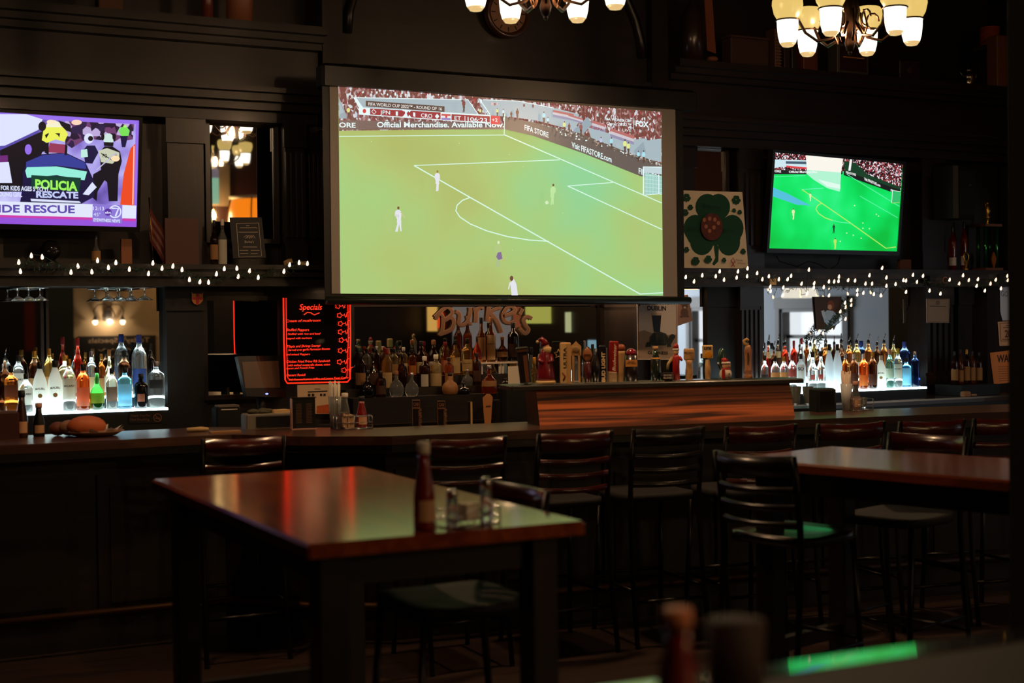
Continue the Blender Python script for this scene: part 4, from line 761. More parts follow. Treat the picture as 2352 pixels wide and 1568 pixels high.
# papers on the end post at the right
ep = MB().box(*wbox(onY(2270, 800, 8.86).x, 9.38, 8.87, 9.2, .98, 1.87), DW); tag(ep.build('trim_90'), kind='structure')
o, pc = sheet('handwritten_sheet', 'notice', 'curling white handwritten sheet, topmost of the notices on the end post', [(2297, 660), (2330, 657), (2330, 735), (2303, 736), (2298, 716)], 8.86, pm((190, 194, 202), .8), .002); pc.text('GO T', (2299, 680), (2326, 681), 12, pm((90, 84, 80), .7)); fin(pc, 'handwriting', o)
o, pc = sheet('age_notice', 'notice', 'tan framed notice with a big dark number, middle of the notices on the end post', [(2292, 739), (2334, 736), (2334, 793), (2296, 794)], 8.86, pm((210, 160, 120), .8), .002)
pc.line([(2334, 741), (2297, 742), (2299, 783), (2334, 782)], 1.5, INK); pc.text('20', (2308, 774), (2324, 774), 16, pm((84, 24, 20), .7), .03); pc.line([(2310, 747), (2334, 747)], 1.5, INK); pc.line([(2304, 752), (2334, 751)], 1.5, INK); pc.line([(2302, 779), (2334, 779)], 1.5, INK); fin(pc, 'print', o)
o, pc = sheet('warning_notice', 'notice', 'tilted orange warning notice, lowest of the notices on the end post', [(2274, 810), (2340, 802), (2345, 876), (2283, 882)], 8.86, pm((220, 132, 70), .8), .002)
pc.text('WARNING', (2290, 832), (2364, 828), 17, INK, .03)
for k in range(7): pc.line([(2292+k*.5, 842+k*5.4), (2338, 841+k*5.2)], 1.3, pm((140, 80, 44), .7))
fin(pc, 'print', o)
o, pc = sheet('crest_badge', 'badge', 'small red and gold shield crest on the dark pilaster above the cash register', [(441, 671), (466, 671), (466, 690), (460, 697), (453, 700), (446, 697), (441, 690)], 8.91, pm((196, 120, 40), .5), .005)
pc.poly([(450, 673), (457, 673), (457, 699), (450, 699)], pm((170, 30, 24), .5)); pc.poly([(442, 682), (465, 682), (465, 688), (442, 688)], pm((170, 30, 24), .5)); pc.poly([(442, 671), (465, 671), (465, 674), (442, 674)], INK); fin(pc, 'crest_print', o)
o, pc = sheet('no_smoking_sign', 'sign', 'small black no smoking sign under the left lit bottle riser', [(296, 944), (374, 942), (374, 970), (296, 972)], 8.571, BLK, .003)
SG = pm((120, 80, 60), .6); pc.text('Thank You For', (299, 957), (346, 956), 5.5, SG); pc.text('Not Smoking', (299, 966), (343, 965), 5.5, SG); pc.line([(362+9*cos(a), 959+9*sin(a)) for a in [2*pi*k/20 for k in range(21)]], 1.6, SG); pc.line([(356, 953), (368, 965)], 1.6, SG); pc.line([(356, 960), (368, 960)], 2, SG); fin(pc, 'sign_print', o)
o, pc = sheet('dark_pane', 'sign', 'small black no smoking sign on the mantel fascia near the trophies', [(2136, 632), (2180, 632), (2180, 656), (2136, 656)], 8.75, BLK, .003); pc.text('Thank You For', (2138, 642), (2163, 642), 4, SG); pc.text('Not Smoking', (2138, 650), (2163, 650), 4, SG); pc.line([(2172+6*cos(a), 643+7*sin(a)) for a in [2*pi*k/16 for k in range(17)]], 1.4, pm((170, 110, 60), .5)); fin(pc, 'sign_print', o)
# framed black plaque on its wire stand
On = onY(570, 590, 8.80); n = Matrix.Rotation(radians(-20), 3, 'Z') @ Vector((0, -cos(.12), sin(.12)))
o, pc = sheet('award_plaque', 'plaque', 'black plaque with fine silver border and lettering, leaning on the mantel below the tall mirror', [(527, 499), (601, 499), (611, 592), (536, 593)], 0, pm((18, 17, 17), .55), .02, n, On)
SV = pm((176, 160, 140), .4); pc.line([(543, 513), (594, 512), (601, 588), (549, 590), (543, 513)], 1.2, SV)
pc.text("Burke's", (562, 558), (583, 558), 6, SV)
for x0, x1, y in ((565, 573, 518), (551, 590, 523), (548, 592, 533), (558, 590, 567), (550, 570, 575), (576, 596, 575), (552, 570, 582), (576, 592, 582)): pc.line([(x0, y), (x1, y)], 1.2, SV)
for k in range(5): pc.line([(560+k*4, 545+(k % 2)*3), (566+k*4, 540), (570+k*4, 547)], 1, SV)
fin(pc, 'engraving', o)
# clock
P = onY(1167, 30, 8.86); t = thing('wall_clock', 'round brown wall clock on the raised panel, partly hidden by the chandelier', 'clock', tuple(P)); s = scl(P)
m = MB(); m.lathe([(.0, -.0), (44*s, 0), (46*s, .01), (54*s, .03), (57*s, .012), (57*s, -.03)], pm((60, 34, 26), .35, coat=.4), seg=32, cap=False)
def rotx(o): o.rotation_euler = (radians(90), 0, 0); o.parent = t; return o
rotx(m.build('clock_rim')); m = MB(); m.lathe([(0.001, .002), (45*s, .002)], pm((120, 84, 62), .5, var=.2, scale=12), seg=32, cap=False); rotx(m.build('clock_face'))
m = MB()
for k in range(12): a = k*pi/6; rotx(MB().box((38*s*sin(a), 38*s*cos(a), .005), (.008, .03, .003), INK, rz=-a).build('hour_mark'))
rotx(MB().box((.0, .035, .008), (.008, .09, .003), INK).build('hand')); rotx(MB().box((.03, -.03, .010), (.006, .13, .003), INK, rz=.7).build('hand'))

# ================================================================ RED SPECIALS BOARD
NEON = em((255, 34, 14), 2.0); NEON2 = em((255, 50, 28), 1.8); YB = 8.50
O0 = onY(728, 782, YB); nb = thing('specials_board', 'black writing board glowing with red handwriting and a red edge, above the cash register', 'menu board', tuple(O0))
pc = Pic((0, YB+.01, 0), NY); pc.poly([(650, 684), (806, 690), (804, 880), (656, 882)], pm((14, 10, 10), .08)); fin(pc, 'board', nb)
m = MB()
for q, r in (([(651, 684), (652, 780), (655, 872), (660, 880), (730, 878), (798, 877), (804, 870), (805, 780), (804, 690)], .0045), ([(657, 684), (658, 780), (661, 868), (668, 872), (790, 870), (797, 864), (800, 780), (799, 690)], .0022)): m.tube([onY(x, y, YB) for x, y in q], r, NEON, 6)
adopt(m.build('edge_light'), nb)
pc = Pic((0, YB-.002, 0), NY)
for t, x0, y0, x1, y1, h in (('Specials', 688, 711, 740, 711, 13), ('Cream of mushroom', 657, 740, 736, 738, 6), ('Stuffed Peppers', 658, 760, 710, 760, 6), ('Stuffed with rice and beef', 661, 769, 737, 768, 4.5), ('topped with marinara', 658, 779, 716, 778, 4.5), ('Tilapia and Shrimp Scampi', 659, 798, 736, 796, 5.5), ('Served over garlic Parmesan Risotto', 662, 806, 758, 803, 5), ('and mixed Peppers', 657, 816, 712, 815, 4.5), ('Chicken Fried Prime Rib Sandwich', 658, 833, 758, 831, 5.5), ('with melted mozzarella cheese, onion', 662, 841, 758, 839, 5), ('bacon and French Fries', 658, 848, 722, 846, 4.5), ('Dessert Ravioli', 658, 864, 702, 863, 5.5), ('with Seasonal Lemon chiffon and Lemon Twist Cream', 663, 874, 800, 869, 4.5)): pc.text(t, (x0, y0), (x1, y1), h, NEON2, .005, shear=.25)
pc.line([(698, 723), (706, 717), (714, 718), (722, 723), (734, 718)], 1.8, NEON2)
fin(pc, 'handwriting', nb, 'glowing red handwriting')
for k, (x, y) in enumerate(((776, 703), (780, 724), (782, 743), (782, 762), (784, 781), (782, 805), (780, 831), (790, 850))):
    pc = Pic((0, YB-.002, 0), NY)
    pc.line([(x+5*cos(a)*(1+.25*cos(5*a)), y+5*sin(a)*(1+.25*cos(5*a))) for a in [2*pi*j/20 for j in range(21)]], 1.2, NEON2); pc.line([(x+5, y), (x+11, y-1), (x+15, y+3), (x+17, y-6), (x+22, y-8)], 1.2, NEON2); pc.line([(x+11, y-4), (x+13, y+5), (x+17, y+2)], 1.0, NEON2); fin(pc, 'flower_doodle', nb)
m = MB(); q = onY(728, 880, YB); m.box((q.x, YB+.01, (q.z+.98)/2), (.03, .012, q.z-.98), BLK); m.box((q.x, YB+.02, .987), (.3, .1, .012), BLK); adopt(m.build('stand'), nb)

# ================================================================ CASH REGISTER GROUP
def P2(x, y, Y): return onY(x, y, Y)
q = P2(602, 900, 8.62); t = thing('cash_register', 'dark touch-screen cash register with a brown unlit screen, left of the specials board', 'cash register', (q.x, 8.62, .98))
On = onY(602, 860, 8.60); n = Matrix.Rotation(radians(14), 3, 'Z') @ Vector((0, -cos(.2), sin(.2)))
pc = Pic(On, n); pts = [(545, 818), (652, 816), (657, 912), (566, 910)]; w = [onP(x, y, On, n) for x, y in pts]; m = MB(); m.prism(w, -n*.035, pm((16, 16, 17), .3)); adopt(m.build('monitor'), t)
pc = Pic(On+n*.002, n); pc.poly([(556, 831), (640, 828), (644, 890), (563, 891)], pm((92, 76, 60), .35)); fin(pc, 'display', t, 'brown unlit display')
m = MB(); m.tube([(q.x, 8.66, 1.0), (q.x, 8.64, 1.2)], .03, BLK); m.box((q.x, 8.63, .99), (.26, .22, .02), BLK); adopt(m.build('stand'), t)
pc = Pic(On+n*.004, n); pc.ell(613, 904, 3.5, 2, em((150, 160, 255), 2)); fin(pc, 'power_light', t, 'glowing blue-white dot')
def simple(name, cat, label, mats_boxes, loc, rz=0, parts=()):
    t = thing(name, label, cat, loc, rz)
    for pn, fn in mats_boxes: m = MB(); fn(m); m.build(pn, t)
    return t
q = P2(520, 905, 8.52)
simple('receipt_printer', 'printer', 'small black receipt printer with a grey lid left of the cash register', [('body', lambda m: m.box((0, 0, .075), (.16, .12, .15), BLK, bev=.012)), ('lid', lambda m: m.box((0, -.01, .155), (.13, .09, .012), pm((110, 100, 90), .4), bev=.004)), ('paper_slot', lambda m: m.box((0, -.058, .135), (.1, .006, .006), pm((190, 180, 165), .5)))], (q.x, 8.52, .98))
# leaflet behind the table tent
o, pc = sheet('price_leaflet', 'leaflet', 'orange-tinted printed sheet standing below the red specials board', [(683, 884), (764, 882), (758, 950), (684, 950)], 8.47, pm((205, 175, 140), .7), .002)
pc.line([(722, 893), (736, 893)], 1.5, INK); pc.line([(707, 900), (752, 898)], 3, INK); pc.poly([(728, 932), (756, 928), (757, 949), (727, 949)], pm((180, 80, 30), .6, var=.5, scale=60)); pc.poly([(707, 904), (713, 904), (713, 910), (707, 910)], INK); pc.poly([(716, 904), (722, 904), (722, 910), (716, 910)], INK); pc.poly([(735, 904), (740, 904), (740, 909), (735, 909)], INK); pc.poly([(743, 904), (748, 904), (748, 909), (743, 909)], INK); fin(pc, 'print', o)

# ================================================================ REFLECTED SIDE OF THE ROOM
def frontpic(pts, Y=-3.49): pass
o = thing('wall_sconce', 'two-armed black iron sconce glowing on the opposite wall, seen in the left mirror', 'wall lamp', (4.25, -3.42, 1.75))
m = MB()
for s_ in (-1, 1):
    m.tube([(s_*x, .03, z) for x, z in ((-.04, -.08), (-.09, -.0), (-.05, .1), (.06, .17), (.16, .16), (.22, .08), (.20, -.02))], .010, pm((22, 18, 16), .5), 6); m.lathe([(.012, .04), (.028, .0), (.045, -.03)], pm((22, 18, 16), .5), (s_*.2, .03, -.04), 10)
m.box((0, -.03, 0), (.08, .06, .16), pm((22, 18, 16), .5)); m.build('bracket', o)
for s_ in (-1, 1): m = MB(); m.ball((s_*.2, .04, -.09), (.035, .035, .045), em((255, 226, 180), 9)); m.build('bulb', o)
light('sconce_light', 'POINT', (4.25, -3.33, 1.66), 6, (1, .74, .48), .02)
o = tag(MB().box((0, 0, 0), (1.15, .03, .62), INK).build('chalkboard', loc=(4.38, -3.47, 1.14)), 'black chalkboard listing the specials on the opposite wall, seen reversed in the left mirror', 'chalkboard')
def wtext(s, x0, z0, w, h, mat, par, X=None, Y=None, name='chalk_writing', face=1):
    vs, fs, tw = textmesh(s, .01); k = w/tw; m = MB(); hh = h/.7
    if Y is not None: m.add([(x0-x*k, Y, z0+y*hh) for x, y in vs], fs, mat)
    else: m.add([(X, x0+x*k*face, z0+y*hh) for x, y in vs], fs, mat)
    return adopt(m.build(name), par)
CHK = pm((200, 170, 140), .8); wtext("Today's Specials", 4.86, 1.35, .9, .07, CHK, o, Y=-3.452);
for k, (x, w_, z) in enumerate(((4.80, .7, 1.24), (4.74, .6, 1.13), (4.78, .5, 1.02))): adopt(MB().tube([(x-w_*j/16, -3.452, z+.018*sin(j*2.4)) for j in range(17)], .004, CHK, 4).build('chalk_line'), o)
tag(MB().box((4.35, -3.3, 2.22), (.34, .3, .22), BLK, bev=.03).build('loudspeaker'), 'black loudspeaker above the sconce, seen in the left mirror', 'loudspeaker')
tag(MB().box(*wbox(2.3, 3.75, -3.5, -3.42, 0, 2.2), pm((26, 30, 24), .4)).build('door_1'), kind='structure')
tag(MB().box(*wbox(3.06, 3.2, -3.41, -3.40, 1.25, 1.95), pm((160, 60, 50), .6)).build('pennant'), 'narrow red and white pennant on the dark door opposite the bar', 'pennant')
# orange stained-glass light high on the opposite wall, and a second projection screen
o = thing('glass_lampshade', 'orange stained-glass light on the opposite wall, seen in the tall upper mirror', 'lamp', (6.42, -2.95, 2.9))
m = MB(); m.lathe([(.50, .02), (.46, .45), (.42, .58)], em((246, 128, 20), 1.6), seg=28, cap=False); m.build('shade', o); m = MB(); m.lathe([(.43, .58), (.44, .63)], CP['white'], seg=28); m.build('shade_rim', o)
m = MB(); m.ball((.28, .42, .14), (.16, .12, .14), em((255, 214, 150), 60)); m.build('bulb', o)
q = thing('globe_lamp', 'bright round wall lamp opposite the bar, seen only as a gold reflection', 'lamp', (5.70, -3.3, 3.25)); MB().ball((0, .05, 0), .13, em((255, 206, 130), 90)).build('globe', q); MB().box((0, -.12, 0), (.1, .14, .1), BRONZE).build('wall_mount', q)
m = MB()
for k in range(6): a = k*pi/3; m.tube([(.505*cos(a), .505*sin(a), .02), (.465*cos(a), .465*sin(a), .45), (.425*cos(a), .425*sin(a), .6)], .012, BRONZE, 5)
m.build('leading', o)
o = tag(MB().box(*wbox(5.55, 6.12, -3.46, -3.44, 3.42, 4.2), pm((120, 105, 90), .8)).build('screen_reflected'), 'second projection screen on the opposite wall, its edge seen in the tall upper mirror', 'screen')
adopt(MB().box(*wbox(5.5, 5.95, -3.438, -3.436, 3.45, 3.85), em((150, 205, 170))).build('picture'), o); adopt(MB().box(*wbox(5.5, 5.95, -3.438, -3.436, 3.85, 4.18), em((120, 110, 120))).build('picture'), o)
o.name = 'projection_screen'
# things on the partition, seen in the middle mirror
def psign(y0, y1, z0, z1, mat, name, label, cat, txt=None, tm=None):
    o = tag(MB().box(*wbox(PX-.03, PX-.005, y0, y1, z0, z1), mat).build(name), label, cat)
    if txt: wtext(txt, y0+.06, z1-.14, (y1-y0)*.8, .1, tm or INK, o, X=PX-.032)
    return o
psign(.14, .86, 1.57, 1.95, em((196, 196, 92), .9), 'beer_sign', 'lit yellow-green sign with dark letters on the partition, seen in the middle mirror', 'sign', 'SIXL P')
psign(-2.35, -.35, 1.2, 2.2, em((134, 124, 118), .75), 'notice_panel', 'large pale grey lit panel on the partition, seen behind the lettering in the middle mirror', 'panel')
psign(-3.35, -3.0, 1.45, 1.95, em((236, 180, 90), 1), 'beer_sign', 'small warm yellow lit sign at the far end of the partition', 'sign')
psign(-2.95, -2.75, 1.5, 1.75, em((236, 70, 24), 1), 'beer_sign', 'small orange lit sign beside the yellow one on the partition', 'sign')
psign(-.25, -.05, 1.5, 2.0, em((160, 84, 50), .7), 'beer_sign', 'narrow dull orange lit sign next to the grey panel', 'sign')
psign(1.30, 1.42, 1.45, 1.72, em((200, 205, 150), 1), 'beer_sign', 'tiny pale lit sign right of the yellow-green one', 'sign')
psign(1.9, 2.2, 1.15, 1.35, em((150, 196, 215), .8), 'beer_sign', 'small pale blue lit sign low on the partition', 'sign')
# mirrored pendant lamp in the bay
o = thing('pendant_lamp', 'white glass dome pendant in the entrance bay, seen in the right mirror', 'lamp', (11.2, 4.0, 1.86)); m = MB(); m.lathe([(.001, .0), (.22, .0), (.235, .02), (.2, .1), (.12, .18), (.04, .2)], em((255, 246, 226), 1.3), seg=20); m.build('shade', o); m = MB(); m.tube([(0, 0, .2), (0, 0, 3.0)], .02, BRONZE); m.build('cord', o)

# ================================================================ TAP HANDLES ON THE HOUSING
def onledge(px, off=.09):   # point on the ledge centre line under photo column px
    a, b = TG0+TK*.35, TG1+TK*.35; best = None
    for i in range(401):
        p = a+(b-a)*(-.08+1.16*i/400); x = 1176+FPX*(p-EYE).dot(CR)/(p-EYE).dot(CF)
        if best is None or abs(x-px) < best[0]: best = (abs(x-px), p)
    p = best[1].copy(); p.z = LEDZ; return p
def handle(px, top, label, build, rz=None, name='beer_tap', cat='tap handle', tilt=0):
    p = onledge(px); H = ht(px, top, p)-LEDZ; s = scl(p)
    t = thing(name, label, cat, tuple(p), -atan2(p.x, p.y) if rz is None else rz, 'beer tap handles along the housing' if cat == 'tap handle' else None); t.rotation_euler.y = tilt
    build(t, H, s); return t
def fer(t, r=.012): m = MB(); m.lathe([(r, 0), (r, .012), (r*.7, .02)], CHR, seg=10); m.build('ferrule', t)
def onfront(t, txt, x0, z0, w, h, y, mat, name='lettering', vert=False, shear=0, bold=.02):
    vs, fs, tw = textmesh(txt, bold, shear); k = w/tw; hh = h/.7; m = MB()
    m.add([((x0-yv*hh, y, z0+x*k) if vert else (x0+x*k, y, z0+yv*hh)) for x, yv in vs], fs, mat); return m.build(name, t)
c1 = pm((26, 22, 20), .3, coat=.5); c2 = pm((104, 62, 40), .4); TAN = pm((196, 152, 96), .4, coat=.3); CRM = pm((206, 172, 116), .45)
def h1(t, H, s):
    m = MB(); m.box((0, 0, H*.5), (26*s, .03, H*.9), c1, bev=.006); m.box((0, 0, H*.93), (30*s, .036, H*.14), c1, bev=.01); m.build('handle_body', t); m = MB(); m.box((5*s, -.017, H*.42), (9*s, .006, H*.7), c2); m.build('wood_inlay', t); onfront(t, 'GUINNESS', -12*s, H*.87, 24*s, .012, -.020, c2); fer(t)
handle(1208, 796, 'black and brown slanting tap handle at the left end of the housing', h1, tilt=-.10)
def h2(t, H, s):
    RD = pm((110, 14, 26), .3, coat=.5, var=.2, scale=30); m = MB(); m.lathe([(23*s, .0), (24*s, .012), (22*s, .018)], CRM); m.build('plinth', t)
    m = MB(); m.lathe([(21*s, .018), (22*s, H*.15), (19*s, H*.35), (14*s, H*.55), (12*s, H*.68), (8*s, H*.76)], RD, sy=.8); m.build('robe', t)
    m = MB(); m.ball((1*s, -.004, H*.80), (8*s, 8*s, 9*s), pm((206, 150, 110), .5)); m.build('head', t)
    m = MB(); m.lathe([(3*s, H*.62), (9*s, H*.70), (10*s, H*.78), (6*s, H*.80)], CRM, (4*s, -.012, 0), 12, 1, .6); m.build('beard', t)
    m = MB(); m.tube([(0, 0, H*.82), (-3*s, 0, H*.9), (-9*s, 0, H*.96), (-16*s, .0, H*.93)], [10*s, 8*s, 6*s, 3*s], RD, 10); m.ball((-18*s, 0, H*.90), 4*s, CRM, 8, 6); m.build('cap', t)
    m = MB()
    for q in (-1, 1): m.tube([(q*12*s, 0, H*.62), (q*15*s, -.02, H*.5), (q*6*s, -.035, H*.46)], [5*s, 5*s, 4*s], RD, 8)
    m.build('sleeve', t)
handle(1254, 774, 'figurine of a bearded man in a dark red robe and cap', h2, name='figurine', cat='figurine')
def h3(t, H, s):
    m = MB(); m.box((0, .0, H*.5), (30*s, .03, H), c1, bev=.008); m.build('handle_body', t); m = MB(); m.box((0, -.0, H+.003), (30*s, .034, .006), CHR); m.build('chrome_edge', t)
    m = MB(); R_ = 11*s; q = [((R_ if k % 2 == 0 else R_*.45)*sin(pi*k/5), -.018, H*.72+(R_ if k % 2 == 0 else R_*.45)*cos(pi*k/5)) for k in range(10)]; m.tube(q+[q[0]], .0018, CRM, 5); m.build('star', t)
handle(1284, 786, 'black square tap handle with a star outline behind the cream one', h3)
def h4(t, H, s):
    m = MB(); m.box((0, -.03, H*.5), (26*s, .028, H), TAN, bev=.005); m.build('handle_body', t); m = MB(); m.box((-4*s, -.046, H*.5), (13*s, .004, H*.96), CRM); m.build('face_panel', t)
    onfront(t, 'ULTRA', 2*s, H*.38, H*.5, .016, -.0495, pm((60, 34, 24), .5), vert=True); m = MB(); m.tube([(-6*s, -.049, H*.08), (-1*s, -.049, H*.18), (-7*s, -.049, H*.28)], .004, pm((140, 50, 30), .5), 6); m.build('ribbon_mark', t); fer(t)
handle(1300, 786, 'cream and tan blocky tap handle with vertical lettering', h4)
def h5(t, H, s):
    m = MB(); m.box((-7*s, 0, H*.38), (5*s, .022, H*.76), TAN, taper=1); m.box((7*s, 0, H*.38), (5*s, .022, H*.76), TAN); m.prism([(-12*s, -.011, H*.66), (12*s, -.011, H*.66), (12*s, -.011, H*.88), (6*s, -.011, H*.93), (0, -.011, H), (-6*s, -.011, H*.93), (-12*s, -.011, H*.88)], (0, .024, 0), TAN); m.build('handle_body', t); m = MB(); m.ball((0, -.012, H*.8), (8*s, .004, 8*s), pm((150, 120, 80), .5)); m.build('emblem', t)
handle(1323, 783, 'tan two-pronged tap handle with an arched top', h5)
def h6(t, H, s):
    m = MB(); m.lathe([(9*s, 0), (10*s, H*.3), (8*s, H*.5), (6*s, H*.56)], pm((80, 30, 36), .25, coat=.5)); m.build('stem', t); m = MB(); m.ball((0, 0, H*.74), (13*s, .014, H*.22), c1, 24); m.build('oval_back', t)
    m = MB(); m.ball((0, -.008, H*.74), (11*s, .009, H*.18), pm((150, 96, 56), .45), 24); m.build('oval_sign', t); MB().box((0, -.0185, H*.74), (15*s, .002, .006), pm((70, 30, 20), .5)).build('dark_line', t); fer(t)
handle(1350, 792, 'tap handle with an oval wooden sign on a dark red stem', h6)
def h7(t, H, s): m = MB(); m.lathe([(9*s, 0), (10*s, H*.5), (6*s, H*.75), (4*s, H*.8), (4*s, H)], c1); m.build('handle_body', t); fer(t)
handle(1368, 800, 'plain black bottle-shaped tap handle beside the blue one', h7)
def h8(t, H, s):
    m = MB(); m.box((0, 0, H*.5), (17*s, .026, H), pm((22, 24, 34), .3, coat=.5), bev=.008); m.build('handle_body', t); onfront(t, 'BUD LIGHT', 6*s, H*.02, H*.8, .019, -.0145, pm((220, 190, 140), .5), vert=True, bold=.05)
    m = MB(); m.box((10*s, 0, H*.47), (3*s, .03, H*.92), pm((190, 190, 200), .2, .8)); m.build('silver_edge', t); fer(t)
handle(1384, 793, 'dark narrow tap handle with tall pale vertical capitals', h8)
def h9(t, H, s):
    R_ = pm((140, 26, 20), .35, coat=.4); m = MB(); m.box((0, 0, H*.62), (22*s, .026, H*.74), R_, bev=.012); m.build('handle_body', t); m = MB(); m.box((-2*s, 0, H*.13), (24*s, .03, H*.26), pm((200, 170, 130), .4, .4, var=.4, scale=60), bev=.004); m.build('crest_base', t)
    onfront(t, 'Budweiser', 6*s, H*.27, H*.66, .017, -.0145, pm((232, 200, 170), .5), vert=True, shear=.3); fer(t)
handle(1407, 782, 'red tap handle with white vertical script leaning right', h9, tilt=.05)
def h10(t, H, s): m = MB(); m.lathe([(7*s, 0), (8*s, H*.3), (11*s, H*.75), (11.5*s, H*.82)], TAN); m.build('handle_body', t); m = MB(); m.lathe([(11.6*s, H*.82), (11.8*s, H*.92), (9*s, H*.98), (4*s, H)], pm((150, 70, 40), .4)); m.build('top', t); fer(t)
handle(1426, 790, 'tan beer-glass shaped tap handle with a brown band', h10)
def h11(t, H, s):
    m = MB(); m.lathe([(15*s, 0), (15*s, H*.35), (14*s, H*.8)], pm((40, 30, 30), .3, coat=.5), sy=.7); m.build('handle_body', t); m = MB(); m.lathe([(12*s, H*.8), (13*s, H*.88), (9*s, H*.97), (3*s, H)], pm((140, 24, 50), .2, coat=.8), sy=.8); m.build('glass_top', t)
    m = MB(); m.box((0, -.024, H*.56), (27*s, .006, H*.2), pm((206, 140, 70), .5)); m.build('label_plate', t); onfront(t, 'ANGRY', -8*s, H*.58, 16*s, .007, -.0275, INK); onfront(t, 'ORCHARD', -11*s, H*.53, 22*s, .009, -.0275, INK); fer(t)
handle(1450, 800, 'dark tap handle with an orange label plate and cherry red top', h11)
def h12(t, H, s):
    m = MB(); m.lathe([(11*s, 0), (12*s, H*.25), (12*s, H*.6), (7*s, H*.75), (6*s, H*.9)], pm((34, 44, 34), .15, coat=.8, var=.5, scale=60)); m.build('handle_body', t); m = MB(); m.lathe([(6.6*s, H*.9), (6.6*s, H)], TAN); m.build('cap', t); m = MB(); m.lathe([(11.5*s, H*.6), (10*s, H*.68)], pm((190, 130, 50), .4)); m.build('collar', t)
handle(1506, 795, 'dark green bottle-shaped tap handle with a gold collar', h12)
def h13(t, H, s): m = MB(); m.box((0, -.03, H*.5), (23*s, .05, H), c1, bev=.004); m.build('handle_body', t); onfront(t, 'GOOSE', -9*s, H*.62, 19*s, .010, -.058, WHITE); onfront(t, 'ISLAND', -9*s, H*.3, 19*s, .010, -.058, WHITE); fer(t)
handle(1534, 855, 'short black box-shaped tap handle with white capitals', h13)
def h14(t, H, s):
    R_ = pm((170, 30, 26), .4, coat=.3); m = MB(); m.lathe([(9*s, 0), (8*s, H*.4), (9*s, H*.62), (5*s, H*.7)], R_); m.build('coat', t); m = MB(); m.ball((0, -.003, H*.76), (6.5*s, 6*s, 7*s), pm((216, 170, 130), .5)); m.build('head', t)
    m = MB(); m.lathe([(7.5*s, H*.80), (8*s, H*.84), (7*s, H*.86)], WHITE); m.build('hat_brim', t); m = MB(); m.lathe([(7*s, H*.86), (6*s, H*.93), (4*s, H*.98), (1*s, H)], R_); m.build('hat', t)
    m = MB(); m.tube([(-8*s, 0, H*.62), (-18*s, -.01, H*.45), (-20*s, -.01, H*.3)], [4*s, 3.5*s, 3*s], CRM, 8); m.tube([(8*s, 0, H*.62), (13*s, -.02, H*.55)], [4*s, 3*s], R_, 8); m.build('arm', t)
handle(1553, 788, 'slim figurine in a red coat and hat with a pale scarf', h14, name='figurine', cat='figurine')
def h15(t, H, s): m = MB(); m.lathe([(8*s, 0), (9*s, H*.25), (6.5*s, H*.5), (9*s, H*.63)], TAN); m.build('stem', t); m = MB(); m.lathe([(11*s, H*.63), (12.5*s, H*.68), (12.5*s, H*.94), (11*s, H)], TAN, sy=.6, seg=20); m.build('paddle', t); onfront(t, 'Modelo', -11*s, H*.84, 22*s, .010, -.022, INK, shear=.2); fer(t)
handle(1583, 800, 'tan turned tap handle with a wide drum head and dark script', h15)
def h16(t, H, s):
    m = MB(); m.lathe([(6*s, 0), (7*s, H*.3), (5*s, H*.58)], TAN); m.build('stem', t); m = MB(); m.box((0, 0, H*.81), (25*s, .026, H*.37), CRM, bev=.012); m.build('head', t); onfront(t, 'LITE', -8*s, H*.87, 16*s, .013, -.0145, INK, bold=.05)
    m = MB(); m.ball((2*s, -.013, H*.72), (9*s, .003, 9*s), pm((226, 150, 30), .4)); m.build('gold_disc', t); fer(t)
handle(1626, 792, 'cream tap handle with rounded square head, dark word and gold disc', h16)
def h17(t, H, s): m = MB(); m.ball((0, 0, H*.62), (11*s, .03, H*.36), pm((30, 58, 50), .25, coat=.6)); m.lathe([(6*s, 0), (5*s, H*.4)], c1); m.build('handle_body', t); m = MB(); m.ball((-7*s, -.02, H*.5), (4*s, .01, 4*s), CHR, 10, 6); m.build('button', t)
handle(1659, 797, 'dark green bulbous tap handle behind the snowman', h17)
def h18(t, H, s):
    WW = pm((226, 206, 190), .4, coat=.3); RR = pm((176, 30, 34), .4); m = MB(); m.ball((0, -.05, 13*s), 14.5*s, WW); m.build('body', t); m = MB(); m.ball((2*s, -.05, 32*s), 10*s, pm((220, 170, 130), .4)); m.build('head', t)
    m = MB(); m.lathe([(11*s, 36*s), (10*s, 41*s)], WW, (1*s, -.05, 0)); m.build('hat_brim', t); m = MB(); m.tube([(0, -.05, 40*s), (-5*s, -.05, 46*s), (-9*s, -.05, 47*s)], [9*s, 6*s, 2*s], RR, 10); m.build('hat', t)
    m = MB(); m.lathe([(10*s, 23*s), (10.5*s, 26*s)], RR, (1*s, -.05, 0)); m.box((-5*s, -.05-14*s, 14*s), (7*s, .006, 20*s), RR); m.build('scarf', t)
    for z in (6, 14): m = MB(); m.ball((8*s, -.05-12*s, z*s), 1.6*s, INK, 8, 6); m.build('button', t)
handle(1667, 836, 'small round snowman figurine with a red hat and scarf', h18, name='snowman_figurine', cat='figurine')
